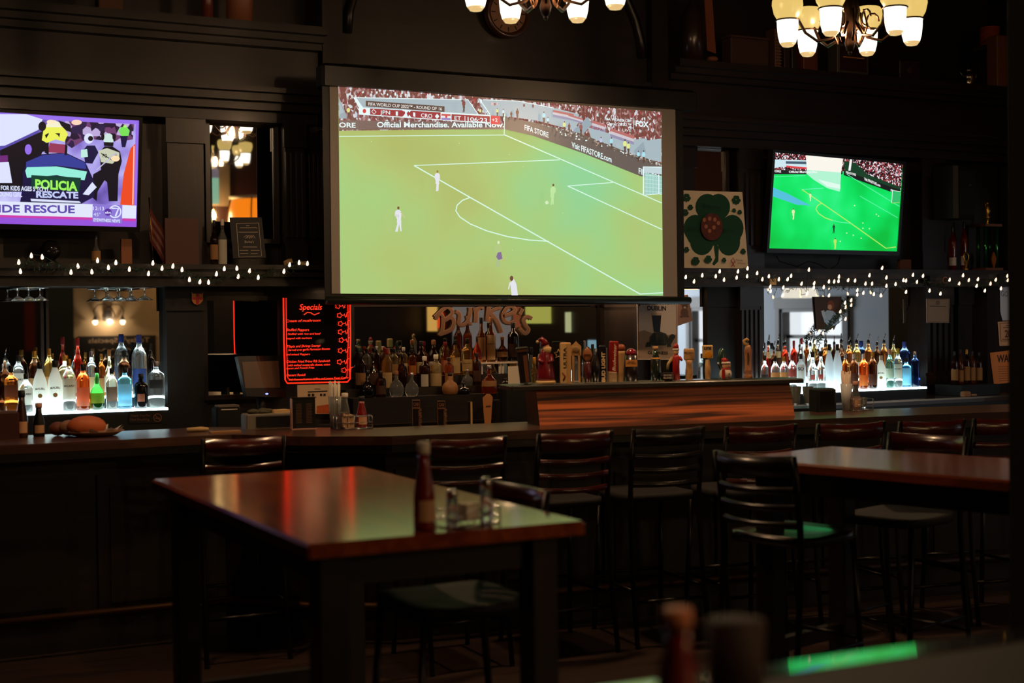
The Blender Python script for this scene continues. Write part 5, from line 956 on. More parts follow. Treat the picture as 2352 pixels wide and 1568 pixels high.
def h19(t, H, s):
    WD = wood('pale_turned_wood', (150, 96, 60), (190, 136, 92), .35, (1, 1, 3), .4); m = MB(); m.lathe([(9*s, 0), (11*s, H*.05), (10*s, H*.1), (7*s, H*.14), (10*s, H*.19), (8*s, H*.24), (8*s, H*.5), (9.5*s, H*.7), (7*s, H*.8), (5*s, H*.84)], WD); m.build('handle_body', t)
    m = MB(); m.tube([(0, 0, H*.83), (-7*s, 0, H*.88), (-9*s, 0, H*.95), (-3*s, 0, H*.99), (2*s, 0, H*.95)], [5*s, 4*s, 4*s, 4*s, 3*s], TAN, 8); m.build('hook', t); MB().box((0, -.0255, H*.5), (.006, .002, H*.3), INK).build('dark_line', t); fer(t)
handle(1718, 778, 'tall pale turned-wood tap handle with a curled hook top', h19)
# chrome tap row hidden behind the ledge carries the handles: a low rail on the ledge
c = (onledge(1215)+onledge(1720))/2
tag(MB().box((c.x, c.y, LEDZ+.003), ((onledge(1720)-onledge(1215)).length, .09, .004), CHR, rz=BANG).build('tap_rail'), 'thin steel rail under the tap handles on the housing ledge', 'rail')
# lower tap tower behind the bar with four tall handles
q0, q1 = onY(925, 992, 7.28), onY(1160, 985, 7.28)
simple('tap_tower', 'tap tower', 'low dark tap tower behind the bar, left of the oak housing', [('body', lambda m: m.box((0, 0, .09), (.62, .12, .18), BLK, bev=.01))], ((q0.x+q1.x)/2, 7.28, .86))
def lowhandle(px, top, w, label, fn):
    p = onY(px, 950, 7.28); p.z = 1.04; H = ht(px, top, p)-1.04; s = scl(p); t = thing('beer_tap', label, 'tap handle', tuple(p), -atan2(p.x, p.y), 'tap handles of the lower tower'); fn(t, H, s); return t
def pump(t, H, s, edge=(130, 90, 66)):
    ED = pm(edge, .5); m = MB(); m.box((0, 0, H*.5), (18*s, .028, H), c1); m.build('handle_body', t); m = MB(); w = 17*s
    for q in (((0, -.0155, H*.985), (w, .003, .003)), ((0, -.0155, H*.74), (w, .003, .003)), ((0, -.0155, H*.71), (w, .003, .003)), ((-w/2, -.0155, H*.5), (.002, .003, H*.97)), ((w/2, -.0155, H*.5), (.002, .003, H*.97))): m.box(*q, ED)
    m.build('pale_border', t); onfront(t, 'CAB', -6*s, H*.80, 12*s, .018, -.0165, ED); onfront(t, 'PUMPHOUSE', 5*s, H*.70-.0, -H*.68, -.018, -.0165, ED, vert=True)
lowhandle(956, 918, 18, 'black tap handle with bordered vertical lettering, left of the matching pair', pump); lowhandle(1014, 920, 18, 'black tap handle with bordered vertical lettering, right of the matching pair', pump)
lowhandle(1080, 922, 8, 'slim black tap handle with a cream side band', lambda t, H, s: (MB().box((0, 0, H*.5), (10*s, .03, H), c1).build('handle_body', t), MB().box((3*s, -.017, H*.5), (4*s, .004, H*.98), CRM).build('side_band', t)))
def paddle(t, H, s): m = MB(); m.add([(x*s, y, z) for y in (-.014, .014) for x, z in ((-7, 0), (7, 0), (12, H*.9), (6, H), (-2, H), (-11, H*.88))], [(0, 1, 2, 3, 4, 5), (11, 10, 9, 8, 7, 6)]+[(i, (i+6), (i+1) % 6+6, (i+1) % 6) for i in range(6)], pm((190, 128, 76), .5)); m.build('handle_body', t); onfront(t, 'peak', -4*s, H*.6, 12*s, .012, -.016, INK)
lowhandle(1120, 905, 26, 'tan wooden paddle-shaped tap handle of the lower tower', paddle)
lowhandle(1141, 918, 18, 'plain black tap handle at the right end of the lower tower', lambda t, H, s: MB().box((0, 0, H*.5), (16*s, .028, H), pm((30, 28, 28), .3)).build('handle_body', t))

# ================================================================ THINGS ON THE BAR
REDK = pm((120, 24, 18), .2, coat=.8); CLR = GL['clear']
def ketchup(t_or_loc, label, H=.2, cap=WHITE, r=.029, fill=REDK, empty=0, oc=1, group=None):
    t = thing('ketchup_bottle', label, 'bottle', t_or_loc, 0, group)
    m = MB(); m.lathe([(r*.95, 0), (r, .005), (r, H*.36), (r*.9, H*.48), (r*.55, H*.72), (r*.5, H*.88)], CLR if empty else fill, seg=20); m.build('glass', t)
    if empty: m = MB(); m.lathe([(r*.9, .004), (r*.93, H*.3), (r*.86, H*.44)], fill, seg=16); m.build('ketchup', t)
    m = MB(); m.lathe([(r*.58, H*.86), (r*.6, H*.9), (r*.6, H*.99), (r*.5, H)], cap, seg=16); m.build('cap', t)
    m = MB(); n = 8; vs = [(r*1.02*sin(-.9+1.8*i/n), -r*1.02*cos(-.9+1.8*i/n), z) for z in (H*.1, H*.34) for i in range(n+1)]; m.add(vs, [(i, i+1, n+2+i, n+1+i) for i in range(n)], pm((196, 150, 110), .6), True); m.build('label', t); return t
def caddy(loc, rz, label, w=.13, dp=.09, h=.07):
    t = thing('condiment_caddy', label, 'caddy', loc, rz); m = MB()
    for z in (.004, h*.5, h): m.tube([(-w/2, -dp/2, z), (w/2, -dp/2, z), (w/2, dp/2, z), (-w/2, dp/2, z), (-w/2, -dp/2, z)], .0022, CHR, 6)
    for x in (-w/2, 0, w/2):
        for y in (-dp/2, dp/2): m.tube([(x, y, 0), (x, y, h)], .0022, CHR, 6)
    m.build('wire_rack', t); m = MB(); m.box((0, 0, .004), (w, dp, .003), CHR); m.build('base', t); return t
p = onbar(820, 986); f = ub*1; rz_ = BANG
caddy((p.x, p.y+.06, 1.07), rz_, 'wire condiment caddy with ketchup and sugar packets, on the bar right of the straws', .19, .10)
ketchup((p.x-.035, p.y+.085, 1.076), 'white-capped half empty glass ketchup bottle in the bar caddy', .185, empty=1); ketchup((p.x+.05, p.y+.06, 1.076), 'full dark red ketchup bottle in the bar caddy, right of the half empty one', .165, cap=BLK)
t = thing('sugar_packets', 'stack of cream sugar packets at the front of the bar caddy', 'sugar packets', (p.x-.035, p.y+.034, 1.076), rz_, None); m = MB()
for k in range(7): m.box((-.024+.008*k, random.uniform(-.004, .004), .036+random.uniform(0, .006)), (.0065, .03, .066+random.uniform(0, .01)), pm((196, 160, 120), .7))
m.build('packets', t)['kind'] = 'stuff'
p = onbar(776, 984); t = thing('straw_cup', 'tall clear cup full of pale straws on the bar, left of the caddy', 'cup', (p.x, p.y+.04, 1.07))
def straws(t, H, n, r, mat):
    for k in range(n): a = random.uniform(0, 6.28); q = random.uniform(0, 1)**.5*r; m = MB(); m.tube([(q*.7*cos(a), q*.7*sin(a), .008), (q*1.15*cos(a), q*1.15*sin(a), H*random.uniform(.9, 1.02))], .0028, mat, 6); m.build('straw', t)
m = MB(); m.lathe([(.026, 0), (.036, .17)], GL['clear'], cap=True, seg=20); m.build('cup', t); straws(t, .25, 30, .026, pm((205, 196, 176), .5))
p = onbar(702, 986); t = thing('menu_stand', 'clear stand with a dark drinks menu card on the bar', 'menu stand', (p.x, p.y+.03, 1.07), -.15)
m = MB(); m.box((0, 0, .083), (.125, .006, .166), BLK); m.build('menu_card', t)
m = MB(); m.box((-.066, 0, .082), (.004, .05, .164), CP['pink']); m.box((0, 0, .002), (.136, .06, .004), CP['pink']); m.box((0, 0, .168), (.136, .01, .006), CP['black']); m.build('stand', t)
GRT = pm((110, 84, 60), .6)
for k in range(13):
    for x in (-.026, .028): MB().box((x, -.0036, .134-k*.0082), (.03, .001, .0022), GRT).build('menu_line', t)
p = onbar(622, 984); t = thing('napkin_box', 'grey and black bar box heaped with dark leaves and paper', 'box', (p.x, p.y+.07, 1.07), -.03)
m = MB(); m.box((0, 0, .04), (.255, .12, .08), pm((110, 104, 92), .6), bev=.006); m.build('box', t); m = MB(); m.box((.02, -.062, .038), (.19, .004, .056), BLK); m.build('front_panel', t)
m = MB()
for k in range(12): m.ball((random.uniform(-.1, .03), random.uniform(-.03, .03), .085+random.uniform(0, .012)), (.03, .02, .012), pm((70, 66, 44), .8), 8, 5)
m.build('crumpled_leaves', t)['kind'] = 'stuff'; MB().box((.07, 0, .088), (.1, .07, .016), CRM, rz=.2).build('paper', t)
p = onbar(465, 992); t = thing('rolled_napkin', 'pale rolled napkin lying on the bar left of the bar box', 'napkin', (p.x, p.y+.03, 1.07), .05); MB().tube([(-.075, 0, .013), (0, 0, .014), (.04, 0, .012)], [.011, .013, .008], pm((190, 160, 110), .7)).build('roll', t)
p = onbar(520, 995); t = thing('cutlery_tray', 'flat pale tray beside the rolled napkin', 'tray', (p.x, p.y+.03, 1.07), .0); MB().box((0, 0, .006), (.16, .04, .012), pm((150, 110, 70), .4), bev=.004).build('tray', t)
# plate with bread at the far left
p = onbar(225, 1003); t = thing('food_basket', 'shallow paper-lined basket holding bread on the left end of the bar', 'basket', (p.x, p.y+.09, 1.07)); PPR = pm((150, 110, 84), .7)
m = MB(); m.lathe([(.05, .002), (.11, .004), (.14, .022), (.15, .026)], PPR, seg=24); m.build('basket', t)
m = MB()
for k in range(9): a = k*.7; m.add([(.1*cos(a), .1*sin(a), .012), (.15*cos(a+.2), .15*sin(a+.2), .05), (.13*cos(a+.6), .13*sin(a+.6), .02)], [(0, 1, 2)], PAPER)
m.build('paper_liner', t)
tb = thing('bread_loaf', 'orange-brown bread roll in the basket', 'bread', (p.x-.04, p.y+.09, 1.085)); MB().ball((0, 0, .035), (.10, .06, .055), pm((180, 92, 48), .6, var=.2)).build('loaf', tb)
for i, (px, r, c, w_) in enumerate(((166, .045, (150, 108, 78), 'pale'), (140, .04, (110, 60, 40), 'dark reddish'))):
    p2 = onbar(px, 1003); o = tag(MB().ball((0, 0, r*.9), (r*1.1, r, r*.9), pm(c, .6, var=.2)).build('bread_roll', loc=(p2.x, p2.y+.09, 1.07)), '%s bread roll on the bar beside the basket' % w_, 'bread')
p = onbar(55, 1006); ketchup((p.x, p.y+.06, 1.07), 'dark sauce bottle on the bar at the far left', .24, cap=BLK, fill=pm((50, 26, 20), .3)); p = onbar(94, 1003); ketchup((p.x, p.y+.06, 1.07), 'short dark bottle with a flared pale cap at the far left', .17, cap=CP['pink'], fill=BLK)
p = onbar(14, 1010); t = thing('napkin_dispenser', 'dark red napkin dispenser cut off by the left frame edge', 'dispenser', (p.x, p.y+.08, 1.07)); MB().box((0, 0, .07), (.14, .1, .14), pm((60, 26, 20), .4), bev=.01).build('dispenser_body', t)
# glasses and cups at the right end
def tumbler(loc, label, H=.12, r=.035, mat=None, name='glass', group=None):
    t = thing(name, label, 'glass', loc, 0, group); m = MB(); m.lathe([(r*.72, 0), (r*.75, .004), (r, H), (r*.94, H), (r*.69, .012), (.001, .012)], mat or CLR, seg=20, cap=False); m.build('glass_wall', t); return t
for px, w_ in ((1828, 'left'), (1856, 'right')): p = onY(px, 930, 7.35); tumbler((p.x, 7.35, .98 if 0 else p.z), 'clear pint glass behind the bar, %s of the two beside the oak housing' % w_)
p = onY(1842, 935, 7.35); tag(MB().box((p.x, 7.36, p.z/2), (.26, .2, p.z-.002), BLK).build('ice_well'), 'dark counter block behind the bar carrying two pint glasses', 'counter')
tk = onbar(1907, 946); t = thing('napkin_dispenser', 'black square napkin dispenser on the bar right of the pint glasses', 'dispenser', (tk.x, tk.y+.07, 1.07), rz_); m = MB(); m.box((0, 0, .07), (.13, .11, .14), BLK, bev=.01); m.build('dispenser_body', t); MB().box((0, -.056, .07), (.09, .004, .1), pm((24, 23, 22), .2)).build('face_plate', t)
tk = onbar(1957, 943); t = thing('straw_cup', 'tall frosted cup of pale straws on the bar at the right', 'cup', (tk.x, tk.y+.05, 1.07)); m = MB(); m.lathe([(.024, 0), (.036, .16)], GL['frost'], seg=20); m.build('cup', t); straws(t, .235, 30, .027, pm((214, 196, 180), .5))
tk = onbar(1990, 943); caddy((tk.x, tk.y+.06, 1.07), rz_, 'wire condiment caddy on the bar at the right end', .13, .09); ketchup((tk.x-.03, tk.y+.06, 1.076), 'pinkish sauce bottle in the right caddy', .17, empty=1, cap=CP['pink'], fill=pm((180, 110, 84), .4)); tumbler((tk.x+.03, tk.y+.06, 1.076), 'small clear shaker glass in the right caddy', .07, .024)
p = onY(2222, 913, 8.5); simple('folded_cloth', 'cloth', 'small pale folded cloth on the back counter at the right end', [('cloth', lambda m: m.box((0, 0, .02), (.08, .05, .04), pm((170, 130, 96), .8), bev=.01))], (p.x, 8.52, .982)); p = onY(2252, 913, 8.5); simple('knife', 'knife', 'pale-handled knife lying on the back counter beside the folded cloth', [('blade', lambda m: m.box((.03, 0, .006), (.12, .02, .003), CHR)), ('handle', lambda m: m.box((-.06, 0, .008), (.06, .02, .012), TAN))], (p.x, 8.52, .982))
simple('paper_note', 'note', 'blank cream paper note standing in front of the middle bottles', [('paper', lambda m: m.box((0, 0, .06), (.09, .002, .12), PAPER))], tuple(onY(1178, 882, 8.4)+Vector((0, -.02, 0))), 0)
p = onY(1178, 882, 8.4); tag(MB().box((p.x, 8.37, p.z/2), (.22, .1, p.z), BLK, bev=.02).build('glass_washer'), 'black rounded cabinet top behind the note, left of the oak housing', 'cabinet')
# inverted stemware hanging under the mantel
def stem(px, py, label, k):
    p = onY(px, py, 8.84); t = thing('martini_glass', label, 'glass', (p.x, p.y, 1.785), 0, 'martini glasses hanging under the mantel'); t.scale = (1, 1, .62); s = .055
    m = MB(); m.lathe([(.001, .118), (.034, .12), (.036, .117), (.006, .112)], CLR, seg=16, cap=False); m.build('foot', t); m = MB(); m.lathe([(.004, .045), (.004, .114)], CLR, seg=8); m.build('stem', t)
    m = MB(); m.lathe([(.006, .045), (.055, .0), (.052, .0), (.004, .041)], CLR, seg=20, cap=False); m.build('bowl', t)
ms = MB(); 
for i, px in enumerate((40, 66, 92, 248, 275, 302, 332)): stem(px, 680, 'upside-down martini glass hanging under the mantel, %s from the left' % NTH[i], i)
for (a, b) in ((20, 110), (232, 352)):
    P, Q = onY(a, 660, 8.84), onY(b, 660, 8.84); m = MB()
    for y in (8.81, 8.87): m.tube([(P.x, y, 1.863), (Q.x, y, 1.863)], .005, CHR, 6)
    tag(m.build('glass_rack'), 'thin metal hanging rack for martini glasses, %s one under the mantel' % ('left' if a < 50 else 'right'), 'rack')

# ================================================================ THINGS ON THE MANTEL
MZ = 2.005
def onm(px, Y=8.88): p = onY(px, 590, Y); return Vector((p.x, Y, MZ))
GOLD = pm((200, 150, 60), .3, .9)
p = onm(2268, 8.95); s = scl(p); t = thing('trophy', 'tall trophy with dark green columns and a gold figure on top', 'trophy', tuple(p))
MB().box((0, 0, .012), (.2, .16, .024), c2).build('base', t); MB().box((0, 0, .385), (.19, .15, .02), c2).build('deck', t)
for x, y in ((-.065, -.04), (.065, -.04), (-.065, .04), (.065, .04)): m = MB(); m.lathe([(.016, .024), (.016, .375)], pm((30, 90, 40), .12, .8), (x, y, 0), 12); m.build('column', t)
m = MB(); m.lathe([(.02, .395), (.008, .41), (.014, .43), (.02, .45), (.03, .46)], GOLD); m.tube([(0, 0, .45), (0, 0, .5), (0, 0, .54), (0, 0, .56)], [.012, .018, .02, .01], GOLD); m.ball((0, 0, .575), .013, GOLD); m.tube([(.015, 0, .54), (.03, 0, .51), (.02, 0, .48)], .005, GOLD); m.tube([(-.015, 0, .54), (-.03, -.01, .56), (-.025, 0, .585)], .005, GOLD); m.tube([(.006, 0, .46), (.012, 0, .42)], .007, GOLD); m.build('figure', t)
m = MB(); m.prism([(0, -.075, .02), (.02, -.075, .07), (.028, -.075, .10), (.012, -.075, .14), (0, -.075, .16), (-.012, -.075, .14), (-.028, -.075, .10), (-.02, -.075, .07)], (0, .012, 0), pm((190, 100, 40), .3, .7)); m.build('emblem', t)
p = onm(2219, 8.90); t = thing('trophy', 'small gold trophy with a ring top before the dark bottles', 'trophy', tuple(p)); m = MB(); m.tube([(.028*cos(a), 0, .115+.036*sin(a)) for a in [2*pi*k/20 for k in range(21)]], .006, GOLD, 6, False); m.lathe([(.022, 0), (.02, .015), (.008, .03), (.022, .075), (.014, .08)], GOLD, seg=10); m.build('ring_stand', t); MB().ball((0, 0, .115), (.024, .004, .03), BLK).build('medallion', t)
for i, (px, top, w, c) in enumerate(((2190, 520, 18, 'red'), (2216, 510, 16, 'red'))):
    bottle(px, top, w, 'std', c, 'black', 'white' if 1 else None, Y=9.0, z=MZ, label='dark red bottle standing on the mantel, %s of the two left of the tall trophy' % ('left' if i == 0 else 'right'), lo=.12, hi=.3)
p = onY(2188, 440, 8.86); t = thing('loudspeaker', 'black tilted loudspeaker hanging above the trophies', 'loudspeaker', tuple(p)); m = MB(); m.box((0, 0, 0), (.28, .24, .46), pm((15, 16, 15), .5), bev=.03); m.build('cabinet', t); MB().box((.02, -.125, -.02), (.22, .01, .36), pm((20, 21, 20), .8)).build('grille', t); onfront(t, 'JBL', .02, .04, .05, .014, -.134, pm((90, 90, 86), .4), 'logo', shear=.3)
MB().tube([(0, .1, 0), (0, .19, .05)], .02, BLK).build('bracket', t); t.rotation_euler.z = .25
p = onm(2077, 8.95); simple('wooden_block', 'block', 'small brown tilted block on the mantel under the right television', [('block', lambda m: m.box((0, 0, .045), (.12, .03, .09), pm((96, 56, 36), .6)))], tuple(p))
p = onm(117, 8.92); simple('glass_globe', 'ornament', 'dark glass globe on a stand on the mantel at the far left', [('globe', lambda m: m.ball((0, 0, .085), .062, pm((30, 26, 24), .05, coat=1))), ('stand', lambda m: m.lathe([(.05, 0), (.03, .02), (.02, .03)], c1))], tuple(p))
p = onm(290, 8.95); simple('paper_roll', 'paper roll', 'pale tan card standing on the mantel right of the news television', [('card', lambda m: m.box((0, 0, .08), (.065, .03, .16), pm((150, 96, 66), .7)))], tuple(p))
p = onm(352, 8.92); t = thing('small_flag', 'small drooping striped flag beside the pilaster left of the tall mirror', 'flag', tuple(p)); MB().tube([(0, 0, 0), (-.02, 0, .42)], .005, BRASS, 6).build('flagpole', t)
m = MB()
for k in range(7):
    q = [(-.02+.02*j, -.01+.012*sin(j*1.3+k*.3), .36-j*.035-k*.03) for j in range(6)]; m.add(q+[(x, y, z-.028) for x, y, z in q], [(j, j+1, j+7, j+6) for j in range(5)], pm((120, 90, 80), .8) if k % 2 else pm((96, 30, 28), .8))
m.build('cloth', t)
p = onm(416, 8.90); simple('wooden_box', 'box', 'brown wooden box standing on the mantel before the wide pilaster', [('box', lambda m: m.box((0, 0, .145), (.21, .06, .29), pm((78, 40, 30), .5)))], tuple(p))
for px, rz0, w_, tl in ((663, .5, 'tilted', .5), (695, 0, 'level', 0)):
    p = onm(px, 8.80); t = simple('tape_box', 'small box', '%s little yellow paper box on the mantel left of the projection screen' % w_, [('box', lambda m: m.box((0, 0, .014), (.05 if tl else .07, .03, .026), CRM))], tuple(p+Vector((0, 0, .008 if tl else 0))), rz0); t.rotation_euler.y = -tl*.8
p = onm(1765, 8.80); simple('price_card', 'card', 'small cream card among the lights under the right television', [('card', lambda m: m.box((0, 0, -.1), (.06, .003, .05), CRM))], (p.x, 8.745, MZ))
m = MB(); P = [onY(x, y, 8.95) for x, y in ((1783, 588), (1790, 600), (1830, 612), (1858, 600), (1880, 606), (1905, 620), (1925, 605), (1932, 580))]; m.tube(P, .004, BLK, 6); tag(m.build('power_cord'), 'thin black cable trailing along the mantel below the right television', 'cable')

# ================================================================ THINGS ON THE TOP LEDGES
TZ = 3.53
def ont(px, Y=8.80): p = onY(px, 120, Y); return Vector((p.x, Y, TZ))
def topbox(px, w, top, label, mat, name='box', cat='box', Y=8.82, dy=.12, rz=0, det=None):
    p = ont(px, Y); H = max(.03, ht(px, top, p)-TZ); s = scl(p); t = thing(name, label, cat, tuple(p), rz); MB().box((0, 0, H/2), (w*s, dy, H), mat, bev=.006).build('body', t)
    if det: det(t, H, w*s)
    return t
q = pm((74, 46, 30), .6)
topbox(252, 56, -40, 'brown carton on the left top ledge, cut off by the frame', pm((84, 54, 34), .7), 'carton'); 
p = ont(478); simple('ledge_bottle', 'bottle', 'reddish brown bottle on the left top ledge beside the pale drum', [('glass', lambda m: m.lathe([(.035, 0), (.035, .2), (.012, .27), (.012, .34)], pm((90, 44, 30), .3)))], tuple(p))
p = ont(552); simple('drum', 'drum', 'pale tan cylindrical drum on the left top ledge', [('drum', lambda m: m.lathe([(.085, 0), (.085, .36)], pm((120, 74, 50), .45, coat=.3), seg=24))], tuple(p))
p = ont(1590); simple('ledge_bottle', 'bottle', 'large dark round-shouldered bottle on the right top ledge', [('glass', lambda m: m.lathe([(.085, 0), (.088, .2), (.085, .32), (.05, .40), (.02, .44), (.02, .52)], pm((40, 26, 22), .3, coat=.3)))], tuple(p))
p = ont(1632, 8.9); simple('pennant', 'pennant', 'tan cloth pennant standing behind the large dark bottle', [('cloth', lambda m: m.prism([(-.03, 0, .12), (.05, 0, .10), (.02, 0, .52), (-.05, 0, .52)], (0, .01, 0), pm((120, 62, 40), .7)))], tuple(p))
p = ont(1636, 8.74); simple('round_stone', 'ornament', 'small brown round ornament at the front of the right top ledge', [('stone', lambda m: m.ball((0, 0, .022), (.045, .04, .022), pm((110, 64, 40), .6)))], tuple(p))
topbox(1712, 106, 92, 'low dark wooden chest on the right top ledge', pm((54, 34, 26), .6), 'chest', 'chest', det=lambda t, H, w: MB().box((0, 0, H+.008), (w*1.04, .13, .016), pm((60, 38, 30), .5)).build('lid', t))
def ribs(t, H, w):
    for k in range(12): MB().box((0, -.062, H*(k+.6)/13), (w*1.15, .006, .005), pm((120, 96, 80), .4)).build('rib', t)
topbox(1776, 16, 68, 'narrow ribbed upright case on the right top ledge', pm((80, 54, 44), .5), 'ribbed_case', 'case', det=ribs)
for px, w, top, c, nm in ((1797, 16, 84, (40, 26, 22), 'dark brown'), (1814, 15, 82, (34, 28, 26), 'black')): topbox(px, w, top, '%s upright book on the right top ledge beside the ribbed case' % nm, pm(c, .5), 'book', 'book')
def cantxt(t, H, w): onfront(t, 'FINN', -w*.35, H*.6, w*.7, .03, -.0615, pm((60, 30, 24), .6)); MB().box((w*.5+.003, -.05, H*.5), (.006, .02, H), CHR).build('chrome_edge', t)
topbox(1850, 38, 106, 'reddish brown tin with a bright edge on the right top ledge', pm((96, 48, 34), .45), 'tin', 'tin', det=cantxt)
def frame(t, H, w): MB().box((0, -.062, H*.5), (w*.84, .006, H*.78), pm((30, 26, 24), .08, coat=1)).build('glass', t); MB().box((0, -.067, H*.55), (w*.66, .003, .006), pm((230, 150, 90), .3)).build('bright_line', t)
topbox(1948, 92, 104, 'grey framed glass case on the right top ledge under the chandelier', pm((70, 66, 62), .4), 'glass_case', 'case', det=frame)
topbox(2078, 60, 142, 'small dark square box on the right top ledge', pm((38, 26, 22), .4), 'box', det=lambda t, H, w: MB().ball((0, -.062, H*.5), (.03, .004, .03), pm((60, 40, 32), .3)).build('medallion', t))
p = ont(2224); t = thing('teapot', 'small silver teapot with a tall finial on the right top ledge', 'teapot', tuple(p)); SL = pm((150, 140, 130), .15, 1)
m = MB(); m.lathe([(.035, 0), (.03, .01), (.05, .05), (.055, .09), (.035, .12)], SL, seg=20); m.build('pot', t); m = MB(); m.lathe([(.036, .12), (.02, .14), (.006, .15), (.008, .17), (.003, .2)], SL); m.build('lid', t); MB().tube([(-.05, 0, .06), (-.08, 0, .09), (-.1, 0, .12)], [.01, .007, .005], SL).build('spout', t); MB().tube([(.05, 0, .1), (.085, 0, .1), (.08, 0, .05), (.05, 0, .04)], .005, SL).build('handle', t)
topbox(2291, 34, 84, 'orange-brown narrow crate at the right end of the top ledge', pm((110, 62, 38), .6), 'crate', 'crate', Y=8.74)
p = ont(2274, 8.93); simple('wicker_basket', 'basket', 'red-brown wicker basket on a small shelf at the top right corner', [('shelf_board', lambda m: m.box((0, 0, .36), (.18, .2, .04), pm((50, 46, 44), .5))), ('basket', lambda m: [m.tube([(.075*cos(a), .075*sin(a), .39+.014*k) for a in [2*pi*j/16 for j in range(17)]], .007, pm((150, 58, 34), .6), 5, False) for k in range(11)]), ('post', lambda m: m.box((.05, .04, .18), (.05, .05, .36), DW))], tuple(p))

# ================================================================ STOOLS
SW = wood('mahogany_stool', (50, 13, 11), (84, 22, 18), .25, (1, 6, 6), .6, .03); SWD = wood('dark_stool', (16, 13, 11), (26, 20, 18), .3, (1, 6, 6), .5, .03); MET = pm((40, 38, 36), .3, .8)
def make_stool(wd, label, H=1.09, w=.40, seatm=None):
    t = thing('bar_stool', label, 'bar stool', (0, 0, 0)); sh = .75
    m = MB(); n = 9; vs = []; fs = []
    for zz in (0, 1):
        for i in range(n):
            for j in range(n):
                u, v_ = (i/(n-1)-.5)*2, (j/(n-1)-.5)*2; a = max(abs(u), abs(v_)); b = (abs(u)**5+abs(v_)**5)**.2 or 1; k = a/b
                vs.append((u*k*.205, v_*k*.205+.02, sh-.035 if zz == 0 else sh-.012*(1-min(1, a)**2)+.006*v_*v_))
    for zz in (0, 1):
        for i in range(n-1):
            for j in range(n-1): o = zz*n*n; f = (o+i*n+j, o+(i+1)*n+j, o+(i+1)*n+j+1, o+i*n+j+1); fs.append(f if zz else f[::-1])
    per = [i*n for i in range(n)]+[(n-1)*n+j for j in range(1, n)]+[i*n+n-1 for i in range(n-2, -1, -1)]+[j for j in range(n-2, 0, -1)]
    for a, b in zip(per, per[1:]+per[:1]): fs.append((a, b, b+n*n, a+n*n))
    m.add(vs, fs, seatm or wd, True); m.build('seat', t); hw = w/2
    for sx in (-1, 1):
        m = MB(); m.tube([(sx*(hw+.005), -.27, 0), (sx*hw, -.215, .35), (sx*(hw-.005), -.185, .70), (sx*(hw-.002), -.20, .9), (sx*hw, -.235, H)], [.013, .013, .014, .013, .011], MET, 8); m.build('leg', t)
        m = MB(); m.tube([(sx*(hw+.0), .24, 0), (sx*(hw-.02), .19, sh-.03)], .013, MET, 8); m.build('leg', t)
        m = MB(); m.tube([(sx*hw, -.225, .28), (sx*hw, .22, .28)], .009, MET, 6); m.build('stretcher', t)
    for y, z in ((.225, .30), (-.22, .22)): m = MB(); m.tube([(-hw, y, z), (hw, y, z)], .010, MET, 6); m.build('stretcher', t)
    def rail(z0, z1, name):
        m = MB(); q = []; n = 10
        for i in range(n+1):
            u = -1+2*i/n; yb = -.20-(z0-.85)*.16-.045*(1-u*u); q.append((u*(hw-.012), yb))
        vs = [(x, y+dy, z+(.008*(x/hw)**2 if z == z1 else 0)) for dy in (0, -.014) for z in (z0, z1) for x, y in q]; L = n+1
        fs = []
        for i in range(n): fs += [(i, L+i, L+i+1, i+1), (2*L+i, 2*L+i+1, 3*L+i+1, 3*L+i), (L+i, 3*L+i, 3*L+i+1, L+i+1), (i, i+1, 2*L+i+1, 2*L+i)]
        m.add(vs, fs, wd, True); return m.build(name, t)
    rail(H-.085, H-.005, 'top_rail')
    for z in (.935, .865, .795): rail(z, z+.024, 'back_slat')
    return t
VIN = pm((12, 10, 10), .75); st = make_stool(SW, '', seatm=VIN); sd = make_stool(SWD, '', seatm=VIN); sg = make_stool(SWD, ''); used = {}
SKIP = []
def put(proto, px, Y, rz, label, py=1000, group='ladder-back stools along the bar', xy=None):
    o = proto if not used.get(proto.name) else dup(proto); used[proto.name] = 1
    x, y = xy if xy else (onY(px, py, Y-.2).x, Y)
    o.location = (x, y, 0); o.rotation_euler = (0, 0, rz); o['label'] = label; o['group'] = group; return o
put(st, 556, 6.93, 0, 'mahogany ladder-back stool at the left straight part of the bar'); put(st, 1068, 6.27, -.02, 'mahogany ladder-back stool partly behind the foreground ketchup bottle')
put(st, 1318, 6.26, -.04, 'mahogany ladder-back stool with reddish slats, left of the dark one at the oak housing'); put(sd, 1535, 6.24, -.08, 'near-black ladder-back stool in front of the oak tap housing')
put(st, 1750, 6.10, -.12, 'mahogany stool under the right end of the oak housing'); put(st, 1956, 5.98, -.12, 'mahogany stool before the black napkin dispenser'); put(st, 2142, 5.86, -.13, 'mahogany stool at the bar, behind the far stool of the right table'); put(st, 2310, 5.78, -.14, 'mahogany stool cut by the black post at the right')
put(st, 0, 0, pi/2, 'mahogany stool tucked under the right side of the left foreground table', xy=(1.925, 4.2), group='stools at the near table')
put(sg, 0, 0, -radians(75), 'dark ladder-back stool at the left side of the right table, its seat catching green light', xy=(3.71, 4.75), group='stools at the right table')
put(st, 0, 0, radians(105), 'mahogany stool on the far side of the right table, overlapping the one at the bar', xy=(4.47, 4.93), group='stools at the right table')

